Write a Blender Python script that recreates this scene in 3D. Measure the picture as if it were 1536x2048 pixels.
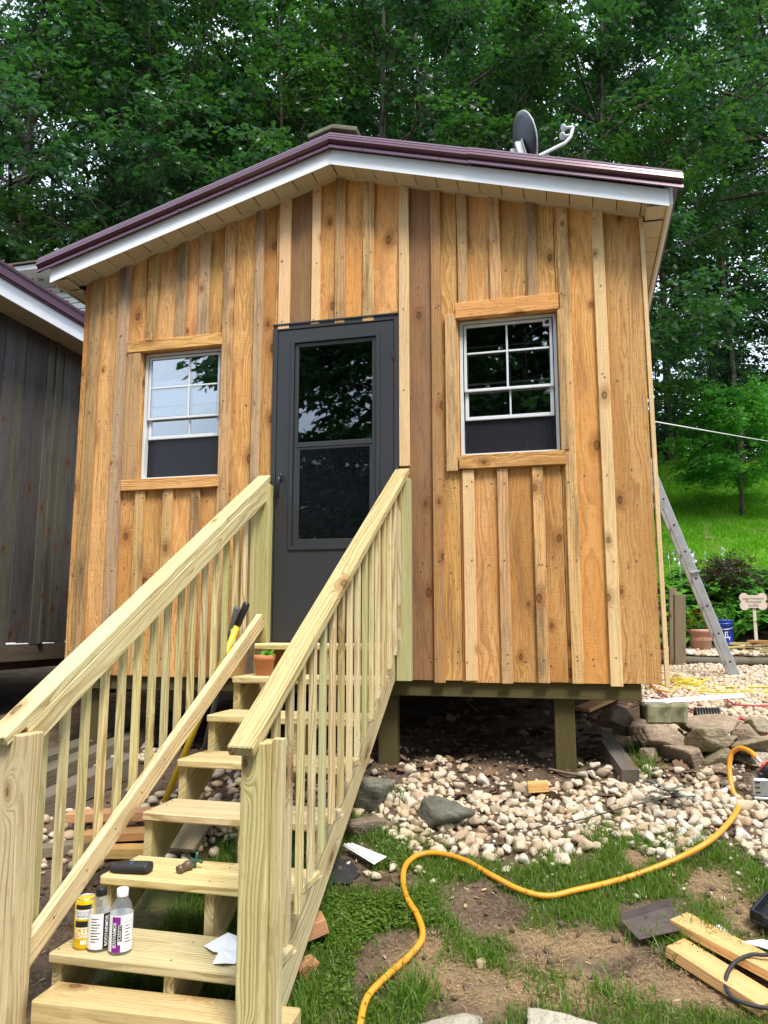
import bpy, math, random
import numpy as np
from mathutils import Vector, Matrix, Euler
random.seed(7); np.random.seed(7)
S = bpy.context.scene
COL = S.collection
for o in list(bpy.data.objects): bpy.data.objects.remove(o)

# ------------------------------------------------------------------ camera, sky, sun, exposure
CAM_POS = Vector((0.0, -4.593, 1.6))
PITCH, YAW = 0.14452, -0.24566
cam_d = bpy.data.cameras.new("camera"); cam = bpy.data.objects.new("camera", cam_d); COL.objects.link(cam)
cam.location = CAM_POS; cam.rotation_euler = (math.pi/2+PITCH, 0, -YAW)
cam_d.sensor_fit = 'HORIZONTAL'; cam_d.sensor_width = 36; cam_d.lens = 36*1538/1536
cam_d.clip_start = 0.05; cam_d.clip_end = 600
S.camera = cam
SUN_EL, SUN_AZ = math.radians(57), math.radians(143)      # azimuth clockwise from +y (north), the sun stands to the right and in front of the gable
world = bpy.data.worlds.new("World"); S.world = world; world.use_nodes = True
wn = world.node_tree; wn.nodes.clear()
wo = wn.nodes.new('ShaderNodeOutputWorld'); wb = wn.nodes.new('ShaderNodeBackground')
sk = wn.nodes.new('ShaderNodeTexSky'); sk.sky_type = 'NISHITA'; sk.sun_disc = False
sk.sun_elevation = SUN_EL; sk.sun_rotation = SUN_AZ; sk.air_density = 1.0; sk.dust_density = 3.0; sk.ozone_density = 1.0
tc = wn.nodes.new('ShaderNodeTexCoord'); mp = wn.nodes.new('ShaderNodeMapping'); mp.inputs['Scale'].default_value = (1, 1, 2.2)
nz = wn.nodes.new('ShaderNodeTexNoise'); nz.inputs['Scale'].default_value = 2.2; nz.inputs['Detail'].default_value = 6
rp = wn.nodes.new('ShaderNodeValToRGB'); rp.color_ramp.elements[0].position = .36; rp.color_ramp.elements[1].position = .56
rp.color_ramp.elements[0].color = (.35, .35, .35, 1); rp.color_ramp.elements[1].color = (1, 1, 1, 1)
mx = wn.nodes.new('ShaderNodeMix'); mx.data_type = 'RGBA'; mx.inputs[7].default_value = (10.2, 12.0, 14.2, 1)
wn.links.new(tc.outputs['Generated'], mp.inputs['Vector']); wn.links.new(mp.outputs['Vector'], nz.inputs['Vector'])
wn.links.new(nz.outputs['Fac'], rp.inputs['Fac']); wn.links.new(rp.outputs['Color'], mx.inputs[0])
wn.links.new(sk.outputs['Color'], mx.inputs[6]); wn.links.new(mx.outputs[2], wb.inputs['Color'])
wb.inputs['Strength'].default_value = 0.088
wn.links.new(wb.outputs['Background'], wo.inputs['Surface'])
sun_d = bpy.data.lights.new("sun", 'SUN'); sun = bpy.data.objects.new("sun", sun_d); COL.objects.link(sun)
sun_d.energy = 2.6; sun_d.angle = math.radians(16); sun_d.color = (1.0, .95, .87)
sun.rotation_euler = (math.pi/2-SUN_EL, 0, math.pi-SUN_AZ)
sun.location = (6, -8, 12)
S.render.engine = 'CYCLES'
S.view_settings.view_transform = 'Standard'; S.view_settings.look = 'None'
S.view_settings.exposure = 0.93; S.view_settings.gamma = 1; S.view_settings.use_curve_mapping = False
S.cycles.max_bounces = 7; S.cycles.transparent_max_bounces = 12

# ------------------------------------------------------------------ surveying helpers: where a sight line meets the facade, the ground, a plane
_f = Vector((math.sin(YAW)*math.cos(PITCH), math.cos(YAW)*math.cos(PITCH), math.sin(PITCH)))
_r = Vector((math.cos(YAW), -math.sin(YAW), 0)); _u = _r.cross(_f)
def ray(px, py): return _r*((px-768)/1538) - _u*((py-1024)/1538) + _f
def on(axis, val, px, py):
    d = ray(px, py); t = (val-CAM_POS[axis])/d[axis]; return CAM_POS + d*t
def F(px, py, y=0.0): return on(1, y, px, py)
def sst(a, b, v):
    t = np.clip((v-a)/(b-a), 0, 1); return t*t*(3-2*t)
def gz(x, y):
    x = np.asarray(x, float); y = np.asarray(y, float)
    z = np.interp(y, [-60, -8, -2.7, -2.3, 0.1, 1.2, 5.0, 6.25, 6.5, 7.4, 24, 31, 60, 120], [-1.0, -.25, -.06, .04, .765, .86, .93, .95, 1.18, 1.25, 7.5, 7.9, 5.0, 3.0])
    ter = sst(.30, .62, x)*sst(.50, .68, y)*(1-sst(5.5, 6.2, y))
    z = z + (.885+.038*(y-.5)-z)*ter
    z = z + (.012*np.sin(3.1*x+1.7*y)+.010*np.sin(7.3*x-4.1*y+1)+.006*np.sin(15*x+11*y))*(y < 9.0) + (.15*np.sin(.9*x+.5*y))*sst(11, 14, y)
    return z
def gzf(x, y): return float(gz(x, y))
def G(px, py, up=0.0):
    d = ray(px, py); t = 0.5; 
    while t < 80:
        p = CAM_POS + d*t
        if p.z < gzf(p.x, p.y)+up: break
        t += .02 if t < 12 else .1
    for _ in range(6):
        t -= .004; p = CAM_POS + d*t
        if p.z > gzf(p.x, p.y)+up: break
    return Vector((p.x, p.y, gzf(p.x, p.y)+up))

# ------------------------------------------------------------------ object helpers
def W(o):
    if o is None: return Matrix.Identity(4)
    if o.parent is None: return o.matrix_basis.copy()
    return W(o.parent) @ o.matrix_parent_inverse @ o.matrix_basis
def attach(o, parent):
    if parent is not None:
        o.parent = parent; o.matrix_parent_inverse = W(parent).inverted()
def tag(o, label=None, cat=None, group=None, kind=None):
    if label: o['label'] = label
    if cat: o['category'] = cat
    if group: o['group'] = group
    if kind: o['kind'] = kind
    return o
def thing(name, label, cat, loc=(0, 0, 0), group=None):
    o = bpy.data.objects.new(name, None); COL.objects.link(o); o.location = loc; o.empty_display_size = .1
    return tag(o, label, cat, group)
def mesh(name, V, Fc, mat, smooth=False):
    me = bpy.data.meshes.new(name)
    if isinstance(Fc, np.ndarray):
        V = np.asarray(V, np.float32); n, k = Fc.shape
        me.vertices.add(len(V)); me.vertices.foreach_set('co', V.ravel())
        me.loops.add(n*k); me.loops.foreach_set('vertex_index', Fc.astype(np.int32).ravel())
        me.polygons.add(n); me.polygons.foreach_set('loop_start', np.arange(0, n*k, k, dtype=np.int32))
        me.update(calc_edges=True)
    else:
        me.from_pydata([tuple(v) for v in V], [], [tuple(f) for f in Fc]); me.update()
    mats = mat if isinstance(mat, (list, tuple)) else [mat]
    for m in mats: me.materials.append(m)
    if smooth: me.polygons.foreach_set('use_smooth', np.ones(len(me.polygons), bool))
    return me
def link(name, me, parent=None, M=None):
    o = bpy.data.objects.new(name, me); COL.objects.link(o)
    if M is not None: o.matrix_basis = M
    attach(o, parent); return o
def copy_tree(o, parent=None):
    c = o.copy(); COL.objects.link(c)
    if parent is not None: c.parent = parent
    for ch in list(o.children): copy_tree(ch, c)
    return c

class MB:
    """collects shapes into one mesh"""
    def __init__(s): s.V = []; s.F = []; s.MI = []; s.mi = 0
    def add(s, V, Fc):
        n = len(s.V); s.V += [tuple(v) for v in V]; s.F += [tuple(i+n for i in f) for f in Fc]; s.MI += [s.mi]*len(Fc)
    def cbox(s, size, M=None, bev=.002, cut0=(0, 0), cut1=(0, 0)):
        V, Fc = cbox(size, bev, cut0, cut1)
        if M is not None: V = [M @ Vector(v) for v in V]
        s.add(V, Fc)
    def box(s, a, b, bev=.002):
        c = [(i+j)/2 for i, j in zip(a, b)]; s.cbox([abs(j-i) for i, j in zip(a, b)], Matrix.Translation(c), bev)
    def tube(s, pts, r, n=8, cap=True):
        pts = [Vector(p) for p in pts]; R = r if isinstance(r, (list, tuple)) else [r]*len(pts)
        V = []; Fc = []; prev = None
        for i, p in enumerate(pts):
            t = (pts[min(i+1, len(pts)-1)]-pts[max(i-1, 0)]).normalized()
            if prev is None: a = t.orthogonal().normalized()
            else: a = (prev - t*prev.dot(t)).normalized()
            prev = a; b = t.cross(a)
            for k in range(n):
                th = 2*math.pi*k/n; V.append(p+(a*math.cos(th)+b*math.sin(th))*R[i])
        for i in range(len(pts)-1):
            for k in range(n): Fc.append((i*n+k, i*n+(k+1) % n, (i+1)*n+(k+1) % n, (i+1)*n+k))
        if cap: Fc.append(tuple(range(n))[::-1]); Fc.append(tuple((len(pts)-1)*n+k for k in range(n)))
        s.add(V, Fc)
    def lathe(s, prof, n=20, M=None, cap=True):
        V = []; Fc = []
        for (r, z) in prof:
            for k in range(n): th = 2*math.pi*k/n; V.append((r*math.cos(th), r*math.sin(th), z))
        m = len(prof)
        for i in range(m-1):
            for k in range(n): Fc.append((i*n+k, i*n+(k+1) % n, (i+1)*n+(k+1) % n, (i+1)*n+k))
        if cap: Fc.append(tuple(range(n))[::-1]); Fc.append(tuple((m-1)*n+k for k in range(n)))
        if M is not None: V = [M @ Vector(v) for v in V]
        s.add(V, Fc)
    def prism(s, poly, h, M=None):
        n = len(poly); V = [(p[0], p[1], 0) for p in poly]+[(p[0], p[1], h) for p in poly]
        Fc = [tuple(range(n))[::-1], tuple(range(n, 2*n))]+[(i, (i+1) % n, n+(i+1) % n, n+i) for i in range(n)]
        if M is not None: V = [M @ Vector(v) for v in V]
        s.add(V, Fc)
    def build(s, name, mat, parent=None, smooth=False, M=None):
        me = mesh(name, s.V, s.F, mat, smooth)
        if any(s.MI): me.polygons.foreach_set('material_index', np.array(s.MI, np.int32))
        return link(name, me, parent, M)
def cbox(size, b, cut0=(0, 0), cut1=(0, 0)):
    """box with chamfered edges; the ends along z may be cut askew"""
    hx, hy, hz = [d/2 for d in size]; b = min(b, hx*.45, hy*.45, hz*.45)
    V = []; idx = {}
    for sx in (-1, 1):
        for sy in (-1, 1):
            for sz in (-1, 1):
                for ax in range(3):
                    c = [sx*(hx-b), sy*(hy-b), sz*(hz-b)]; c[ax] = (sx*hx, sy*hy, sz*hz)[ax]
                    ct = cut1 if sz > 0 else cut0
                    c[2] += ct[0]*c[0]+ct[1]*c[1]
                    idx[sx, sy, sz, ax] = len(V); V.append(tuple(c))
    Fc = []; I = idx
    for s_ in (-1, 1):
        q = [(s_, -1, -1, 0), (s_, 1, -1, 0), (s_, 1, 1, 0), (s_, -1, 1, 0)]; Fc.append([I[k] for k in (q if s_ > 0 else q[::-1])])
        q = [(-1, s_, -1, 1), (-1, s_, 1, 1), (1, s_, 1, 1), (1, s_, -1, 1)]; Fc.append([I[k] for k in (q if s_ > 0 else q[::-1])])
        q = [(-1, -1, s_, 2), (1, -1, s_, 2), (1, 1, s_, 2), (-1, 1, s_, 2)]; Fc.append([I[k] for k in (q if s_ > 0 else q[::-1])])
    for a in (-1, 1):
        for c in (-1, 1):
            Fc.append([I[a, c, -1, 0], I[a, c, 1, 0], I[a, c, 1, 1], I[a, c, -1, 1]][::(1 if a*c < 0 else -1)])
            Fc.append([I[a, -1, c, 0], I[a, 1, c, 0], I[a, 1, c, 2], I[a, -1, c, 2]][::(1 if a*c > 0 else -1)])
            Fc.append([I[-1, a, c, 1], I[1, a, c, 1], I[1, a, c, 2], I[-1, a, c, 2]][::(1 if a*c < 0 else -1)])
            for e in (-1, 1): Fc.append([I[a, c, e, 0], I[a, c, e, 1], I[a, c, e, 2]][::(1 if a*c*e > 0 else -1)])
    return V, Fc
def plank(name, parent, p0, p1, w, t, mat, face=(0, -1, 0), bev=.002, cut0=(0, 0), cut1=(0, 0), warp=0.0):
    """a length of timber from p0 to p1 (axis along its own z); face = the way its broad side looks"""
    p0 = Vector(p0); p1 = Vector(p1); z = (p1-p0).normalized(); L = (p1-p0).length
    y = -Vector(face); y = (y-z*y.dot(z)).normalized(); x = y.cross(z)
    M = Matrix.Translation((p0+p1)/2) @ Matrix((x, y, z)).transposed().to_4x4()
    V, Fc = cbox((w, t, L), bev, cut0, cut1)
    return link(name, mesh(name, V, Fc, mat), parent, M)
# ------------------------------------------------------------------ materials
class NT:
    def __init__(s, name):
        s.m = bpy.data.materials.new(name); s.m.use_nodes = True; s.t = s.m.node_tree; s.t.nodes.clear()
        s.out = s.n('ShaderNodeOutputMaterial')
    def n(s, ty, **kw):
        nd = s.t.nodes.new(ty)
        for k, v in kw.items(): setattr(nd, k, v)
        return nd
    def put(s, sock, v):
        if isinstance(v, bpy.types.NodeSocket): s.t.links.new(v, sock)
        elif isinstance(v, (tuple, list)):
            sock.default_value = tuple(v)+((1,) if len(v) == 3 and len(sock.default_value) == 4 else ())
        else: sock.default_value = v
    def math(s, op, a, b=0.0, c=None, clamp=False):
        nd = s.n('ShaderNodeMath', operation=op, use_clamp=clamp); s.put(nd.inputs[0], a); s.put(nd.inputs[1], b)
        if c is not None: s.put(nd.inputs[2], c)
        return nd.outputs[0]
    def vmath(s, op, a, b=(0, 0, 0)):
        nd = s.n('ShaderNodeVectorMath', operation=op); s.put(nd.inputs[0], a); s.put(nd.inputs[1], b); return nd.outputs[0]
    def mix(s, f, a, b, bt='MIX'):
        nd = s.n('ShaderNodeMix', data_type='RGBA', blend_type=bt); s.put(nd.inputs[0], f); s.put(nd.inputs[6], a); s.put(nd.inputs[7], b); return nd.outputs[2]
    def mr(s, v, a, b, c=0., d=1.):
        nd = s.n('ShaderNodeMapRange', interpolation_type='SMOOTHSTEP')
        for i, q in enumerate((v, a, b, c, d)): s.put(nd.inputs[i], q)
        return nd.outputs[0]
    def noise(s, vec, scale, detail=2., rough=.5, col=False, dist=0.):
        nd = s.n('ShaderNodeTexNoise'); 
        if vec is not None: s.put(nd.inputs['Vector'], vec)
        s.put(nd.inputs['Scale'], scale); s.put(nd.inputs['Detail'], detail); s.put(nd.inputs['Roughness'], rough); s.put(nd.inputs['Distortion'], dist)
        return nd.outputs['Color' if col else 'Fac']
    def sep(s, v):
        nd = s.n('ShaderNodeSeparateXYZ'); s.put(nd.inputs[0], v); return nd.outputs
    def comb(s, x, y, z):
        nd = s.n('ShaderNodeCombineXYZ'); s.put(nd.inputs[0], x); s.put(nd.inputs[1], y); s.put(nd.inputs[2], z); return nd.outputs[0]
    def obj(s): return s.n('ShaderNodeTexCoord').outputs['Object']
    def rnd(s): return s.n('ShaderNodeObjectInfo').outputs['Random']
    def isl(s): return s.n('ShaderNodeNewGeometry').outputs['Random Per Island']
    def pos(s): return s.n('ShaderNodeNewGeometry').outputs['Position']
    def bump(s, h, strength=.3, dist=.01):
        nd = s.n('ShaderNodeBump'); s.put(nd.inputs['Height'], h); s.put(nd.inputs['Strength'], strength); s.put(nd.inputs['Distance'], dist); return nd.outputs[0]
    def bsdf(s, col, rough=.6, metal=0., spec=.5, normal=None, **kw):
        b = s.n('ShaderNodeBsdfPrincipled'); s.put(b.inputs['Base Color'], col); s.put(b.inputs['Roughness'], rough); s.put(b.inputs['Metallic'], metal)
        s.put(b.inputs['Specular IOR Level'], spec)
        if normal is not None: s.put(b.inputs['Normal'], normal)
        for k, v in kw.items(): s.put(b.inputs[k], v)
        s.t.links.new(b.outputs[0], s.out.inputs[0]); return b
    def surf(s, sh): s.t.links.new(sh, s.out.inputs[0])

def wood(name, light, dark, freq=70., ringmix=.55, knots=.5, stain=.35, staincol=(.10, .07, .05), fib=.35, vary=.35, bump=.5, saw=.4, knotscale=(4.6, 2.7), warp=.05, tone=None):
    s = NT(name); P0 = s.obj(); r = s.rnd()
    off = s.comb(s.math('MULTIPLY', r, 37.), s.math('MULTIPLY', r, 71.), s.math('MULTIPLY', r, 53.))
    P = s.vmath('ADD', P0, off); x, y, z = s.sep(P0)
    n1 = s.noise(s.vmath('MULTIPLY', P, (2.5, 2.5, .9)), 1., 3., .55, col=True); nx, ny, _ = s.sep(n1)
    v = s.n('ShaderNodeTexVoronoi', feature='F1', voronoi_dimensions='2D'); px, py, pz = s.sep(P)
    s.put(v.inputs['Vector'], s.comb(s.math('MULTIPLY', s.math('ADD', px, py), knotscale[0]), s.math('MULTIPLY', pz, knotscale[1]), 0.)); s.put(v.inputs['Scale'], 1.)
    vr, vg, _ = s.sep(v.outputs['Color']); kon = s.math('GREATER_THAN', vr, 1-knots); d = v.outputs['Distance']
    ks = s.math('MULTIPLY_ADD', vg, .075, .035)
    dn = s.math('ADD', d, s.math('MULTIPLY', s.math('SUBTRACT', s.noise(P, 40., 2.), .5), .05))
    kcore = s.math('MULTIPLY', kon, s.mr(dn, ks, s.math('MULTIPLY', ks, .55), 0., 1.))
    kfall = s.math('MULTIPLY', kon, s.mr(d, .34, 0., 0., 1.))
    A = warp*2
    rx = s.math('ADD', s.math('ADD', x, s.math('MULTIPLY', s.math('SUBTRACT', r, .5), .16)), s.math('MULTIPLY', s.math('SUBTRACT', nx, .5), A))
    rx = s.math('ADD', rx, s.math('MULTIPLY', s.math('MULTIPLY', kfall, kfall), .085))
    ry = s.math('ADD', s.math('MULTIPLY_ADD', y, 1., .045), s.math('MULTIPLY', s.math('SUBTRACT', ny, .5), A))
    rad = s.math('SQRT', s.math('ADD', s.math('MULTIPLY', rx, rx), s.math('MULTIPLY', ry, ry)))
    rad = s.math('ADD', rad, s.math('MULTIPLY', s.noise(s.vmath('MULTIPLY', P, (30, 30, 5)), 1., 2.), .004))
    wob = s.noise(s.comb(s.math('MULTIPLY', rad, 20.), s.math('MULTIPLY', r, 50.), 0.), 1., 2., .6)
    ring = s.math('FRACT', s.math('MULTIPLY_ADD', rad, freq, s.math('MULTIPLY', wob, 3.2)))
    ring = s.math('MULTIPLY', s.mr(ring, .25, .85, 0., 1.), s.mr(ring, 1.0, .90, 0., 1.))
    ring = s.math('MULTIPLY', ring, s.mr(s.noise(s.vmath('MULTIPLY', P, (16, 16, 1.3)), 1., 2., .6), .32, .62, .22, 1.))
    fibre = s.noise(s.vmath('MULTIPLY', P, (260, 260, 5)), 1., 3., .6)
    sawn = s.noise(s.vmath('MULTIPLY', s.vmath('ADD', P, s.comb(0., 0., s.math('MULTIPLY', px, .12))), (5, 5, 210)), 1., 2., .6)
    c = s.mix(s.math('MULTIPLY', ring, ringmix), light, dark)
    c = s.mix(s.math('MULTIPLY', s.mr(fibre, .42, .72, 0., 1.), fib), c, dark)
    if tone: c = s.mix(s.mr(s.noise(s.vmath('MULTIPLY', P, (3, 3, .8)), 1., 2.), .40, .66, 0., .75), c, tone)
    blotch = s.noise(s.vmath('MULTIPLY', P, (9, 9, 1.6)), 1., 5., .65)
    c = s.mix(s.math('MULTIPLY', s.mr(blotch, .47, .72, 0., 1.), stain), c, staincol)
    speck = s.noise(s.vmath('MULTIPLY', P, (90, 90, 40)), 1., 3., .6)
    c = s.mix(s.math('MULTIPLY', s.mr(speck, .62, .75, 0., 1.), stain*.8), c, staincol)
    torn = s.noise(s.vmath('MULTIPLY', P, (75, 75, 19)), 1., 3., .65)
    c = s.mix(s.math('MULTIPLY', s.mr(torn, .56, .66, 0., 1.), fib*1.2), c, dark)
    halo = s.math('MULTIPLY', s.math('MULTIPLY', kon, s.mr(dn, s.math('MULTIPLY', ks, 3.2), ks, 0., 1.)), .62)
    c = s.mix(halo, c, s.mix(.55, dark, (.26, .10, .03)))
    krim = s.math('MULTIPLY', kcore, s.mr(dn, s.math('MULTIPLY', ks, .25), s.math('MULTIPLY', ks, .8), .45, .95))
    c = s.mix(krim, c, (.06, .027, .012))
    r2 = s.math('FRACT', s.math('MULTIPLY', r, 7.31)); br = s.math('MULTIPLY_ADD', r2, vary, 1-vary*.6)
    c = s.mix(1., c, s.comb(br, s.math('MULTIPLY', br, s.math('MULTIPLY_ADD', s.math('FRACT', s.math('MULTIPLY', r, 13.7)), .10, .95)), s.math('MULTIPLY', br, s.math('MULTIPLY_ADD', s.math('FRACT', s.math('MULTIPLY', r, 3.9)), .22, .80))), 'MULTIPLY')
    h = s.math('ADD', s.math('MULTIPLY', ring, -.35), s.math('ADD', s.math('MULTIPLY', fibre, .7), s.math('MULTIPLY', sawn, saw)))
    s.bsdf(c, .78, spec=.22, normal=s.bump(h, bump, .004)); return s.m
def plain(name, col, rough=.6, metal=0., spec=.5, nsc=0., namt=.25, bump=0., bsc=80., dirt=None):
    s = NT(name); c = col; nm = None; P = s.obj()
    if nsc: c = s.mix(s.mr(s.noise(P, nsc, 5., .6), .35, .7, 0., namt), col, dirt or tuple(k*.45 for k in col))
    if bump: nm = s.bump(s.noise(P, bsc, 4., .6), bump, .004)
    s.bsdf(c, rough, metal, spec, nm); return s.m
M = {}
M['siding'] = wood('rough_sawn_pine', (.80, .455, .185), (.38, .145, .042), 52, .62, .52, .55, (.25, .125, .062), .46, .36, 1.0, .5, warp=.13, tone=(.58, .265, .082))
M['siding_dark'] = wood('brown_rough_board', (.35, .19, .095), (.20, .095, .045), 80, .5, .45, .5, (.09, .055, .035), .4, .2, .7, .5)
M['siding_red'] = wood('red_brown_board', (.50, .275, .115), (.26, .115, .042), 90, .5, .25, .3, (.13, .075, .04), .35, .2, .7, .5)
M['batten'] = wood('weathered_batten', (.64, .39, .185), (.33, .155, .06), 60, .6, .40, .9, (.17, .115, .07), .4, .40, .8, .6)
M['batten_grey'] = wood('grey_weathered_batten', (.47, .315, .18), (.26, .15, .08), 65, .5, .3, .95, (.15, .11, .08), .4, .4, .8, .6)
M['batten_pale'] = wood('pale_batten', (.78, .53, .30), (.54, .31, .14), 80, .45, .2, .22, (.30, .18, .09), .3, .2, .6, .5)
M['treated'] = wood('treated_pine', (.66, .555, .325), (.33, .215, .08), 66, .86, .32, .20, (.36, .27, .12), .26, .34, .3, .12, (5., 2.), .06)
M['treated_green'] = wood('green_treated_pine', (.50, .46, .235), (.27, .23, .085), 95, .5, .2, .2, (.24, .25, .12), .2, .14, .3, .12, (5., 1.3), .04)
M['treated_grey'] = wood('greyed_newel_pine', (.48, .40, .27), (.32, .24, .13), 85, .4, .25, .3, (.27, .22, .15), .25, .1, .3, .12)
M['treated_shaded'] = wood('shade_toned_pine', (.095, .075, .032), (.055, .04, .014), 95, .5, .2, .25, (.12, .10, .05), .2, .14, .3, .12)  # treated pine darkened to paint in the shade beneath the cabin
M['post_old'] = wood('old_post', (.25, .20, .13), (.14, .11, .07), 85, .5, .2, .4, (.10, .08, .055), .4, .2, .6, .2)
M['barn'] = wood('dark_barn_board', (.15, .143, .143), (.065, .06, .058), 80, .6, .45, .6, (.05, .045, .042), .4, .4, .8, .4, tone=(.125, .112, .105))
M['scrap'] = wood('fresh_sawn_scrap', (.68, .40, .17), (.48, .24, .08), 80, .4, .25, .15, (.40, .2, .09), .3, .15, .6, .5)
M['scrap_red'] = wood('reddish_scrap', (.55, .29, .15), (.36, .16, .07), 80, .4, .25, .25, (.28, .15, .08), .3, .25, .6, .5)
M['timber'] = wood('landscape_timber', (.60, .44, .23), (.34, .20, .08), 60, .6, .75, .25, (.30, .19, .09), .3, .15, .4, .2, (3.4, 2.2))
M['tie'] = wood('grey_timber', (.17, .14, .115), (.09, .07, .055), 80, .5, .3, .5, (.06, .05, .04), .4, .3, .7, .2)
M['white_metal'] = plain('white_aluminium', (.88, .90, .93), .42, nsc=3., namt=.10)
M['soffit'] = plain('beige_vinyl', (.66, .58, .44), .5, nsc=4., namt=.15)
M['vinyl'] = plain('white_vinyl', (.70, .71, .70), .5, nsc=3., namt=.2)
def soffit_vent():
    s = NT('perforated_vinyl'); P = s.obj(); x, y, z = s.sep(P)
    a = s.math('FRACT', s.math('MULTIPLY', x, 95.)); b = s.math('FRACT', s.math('MULTIPLY', y, 95.))
    dd = s.math('ADD', s.math('POWER', s.math('SUBTRACT', a, .5), 2.), s.math('POWER', s.math('SUBTRACT', b, .5), 2.))
    s.bsdf(s.mix(s.mr(dd, .05, .09), (.30, .25, .18), (.66, .58, .44)), .5); return s.m
M['soffit_vent'] = soffit_vent()
M['plum'] = plain('plum_metal', (.125, .052, .085), .27, .22, .7, nsc=2.5, namt=.15, bump=.03, bsc=9.)
M['plum_roof'] = plain('plum_roof_metal', (.10, .04, .06), .38, .1, .6)
M['olive'] = plain('olive_cap', (.15, .15, .085), .7, nsc=8., namt=.5, bump=.3)
M['door'] = plain('charcoal_paint', (.034, .035, .039), .42, 0, .45, nsc=2.2, namt=.15, bump=.04, bsc=300.)
M['black'] = plain('black_plastic', (.012, .012, .014), .4)
M['rubber'] = plain('black_rubber', (.02, .02, .022), .65, bump=.1)
M['white_frame'] = plain('white_window_vinyl', (.68, .70, .72), .38, nsc=4., namt=.12)
M['dark_inside'] = plain('dark_interior', (.03, .028, .027), .9)  # near-black colour paints in the gloom of the unlit interior
M['yellow_paint'] = plain('yellow_fibreglass', (.78, .52, .02), .35, nsc=20., namt=.12)
M['yellow_cord'] = plain('yellow_cord', (.55, .43, .05), .5)
M['red_cord'] = plain('red_cord', (.45, .03, .05), .5)
M['red'] = plain('red_plastic', (.55, .05, .04), .4)
M['hose'] = plain('orange_hose', (.74, .29, .016), .42, nsc=14., namt=.25, dirt=(.5, .19, .03), bump=.05)
M['terra'] = plain('terracotta', (.47, .17, .065), .75, nsc=12., namt=.3, dirt=(.55, .30, .17))
M['terra_pink'] = plain('pink_terracotta', (.50, .24, .17), .75, nsc=7., namt=.35, dirt=(.62, .44, .34))
M['blue'] = plain('blue_bucket', (.012, .05, .40), .4)
M['alu'] = plain('dull_aluminium', (.55, .56, .57), .42, .75, nsc=9., namt=.35, bump=.05)
M['galv'] = plain('galvanised_steel', (.55, .56, .55), .38, .8, nsc=30., namt=.35)
M['dish'] = plain('dark_dish_paint', (.045, .05, .062), .45)
M['lgrey'] = plain('light_grey_plastic', (.52, .54, .56), .45)
M['brass'] = plain('tarnished_brass', (.20, .15, .11), .5, .6, nsc=30., namt=.5)
M['green_paint'] = plain('green_handle', (.01, .10, .07), .4)
M['paper'] = plain('white_offcut', (.82, .84, .86), .4)
M['brown_metal'] = plain('brown_coil_metal', (.075, .055, .055), .5, .1, nsc=8., namt=.3, dirt=(.18, .13, .10))
M['concrete'] = plain('concrete', (.42, .38, .32), .9, nsc=5., namt=.5, bump=.4, dirt=(.22, .20, .13))
M['slab'] = plain('pale_concrete', (.55, .50, .42), .9, nsc=3., namt=.35, bump=.3)
M['moss_block'] = plain('mossy_block', (.30, .27, .17), .95, nsc=9., namt=.9, bump=.8, bsc=40., dirt=(.055, .07, .02))
M['soil'] = plain('potting_soil', (.05, .035, .025), .95, bump=.6)
M['purple'] = plain('purple_print', (.24, .012, .26), .4)
M['ink'] = plain('black_print', (.012, .012, .015), .5)
M['print_white'] = plain('white_print', (.85, .85, .85), .45)
M['can_yellow'] = plain('yellow_can', (.85, .55, .0), .25, .25)
M['blueprint'] = plain('blue_print', (.02, .20, .55), .5)
M['sign'] = plain('pale_sign_wood', (.62, .50, .42), .8, nsc=12., namt=.3)
M['brown_ink'] = plain('brown_lettering', (.10, .06, .05), .8)
M['pink'] = plain('pink_petal', (.75, .25, .28), .6); M['orange_petal'] = plain('orange_petal', (.8, .25, .02), .6)
M['yellow_petal'] = plain('yellow_petal', (.8, .6, .05), .6); M['white_petal'] = plain('white_petal', (.55, .52, .60), .6)
M['nail'] = plain('nail_head', (.16, .14, .13), .45, .6)
M['tag'] = plain('window_tag', (.62, .64, .66), .5)
M['stripe'] = None
def stripes():
    s = NT('striped_cotton'); x, y, z = s.sep(s.obj()); a = s.math('GREATER_THAN', s.math('FRACT', s.math('MULTIPLY', x, 32.)), .45)
    s.bsdf(s.mix(a, (.12, .12, .14), (.75, .75, .76)), .9); return s.m
M['stripe'] = stripes()
def glass(name, fac, tint=(.75, .77, .78), wav=.0):
    s = NT(name); t = s.n('ShaderNodeBsdfTransparent'); s.put(t.inputs[0], tint); g = s.n('ShaderNodeBsdfGlossy'); s.put(g.inputs['Roughness'], .012); s.put(g.inputs[0], (.95, .97, 1.))
    if wav:
        P = s.obj(); s.put(g.inputs['Normal'], s.bump(s.noise(s.vmath('MULTIPLY', P, (60., 60., 9.)), 1., 2.), wav, .01))
    lw = s.n('ShaderNodeFresnel'); s.put(lw.inputs[0], 1.5); f = s.math('MULTIPLY', lw.outputs[0], fac, clamp=True)
    mxs = s.n('ShaderNodeMixShader'); s.put(mxs.inputs[0], f); s.t.links.new(t.outputs[0], mxs.inputs[1]); s.t.links.new(g.outputs[0], mxs.inputs[2]); s.surf(mxs.outputs[0]); return s.m
M['glass'] = glass('window_glass', 4.6); M['door_glass'] = glass('door_glass', 4.0, (.5, .52, .54), 0.); M['low_glass'] = glass('lower_door_glass', .9, (.9, .92, .94), .0); M['clear'] = None
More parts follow.
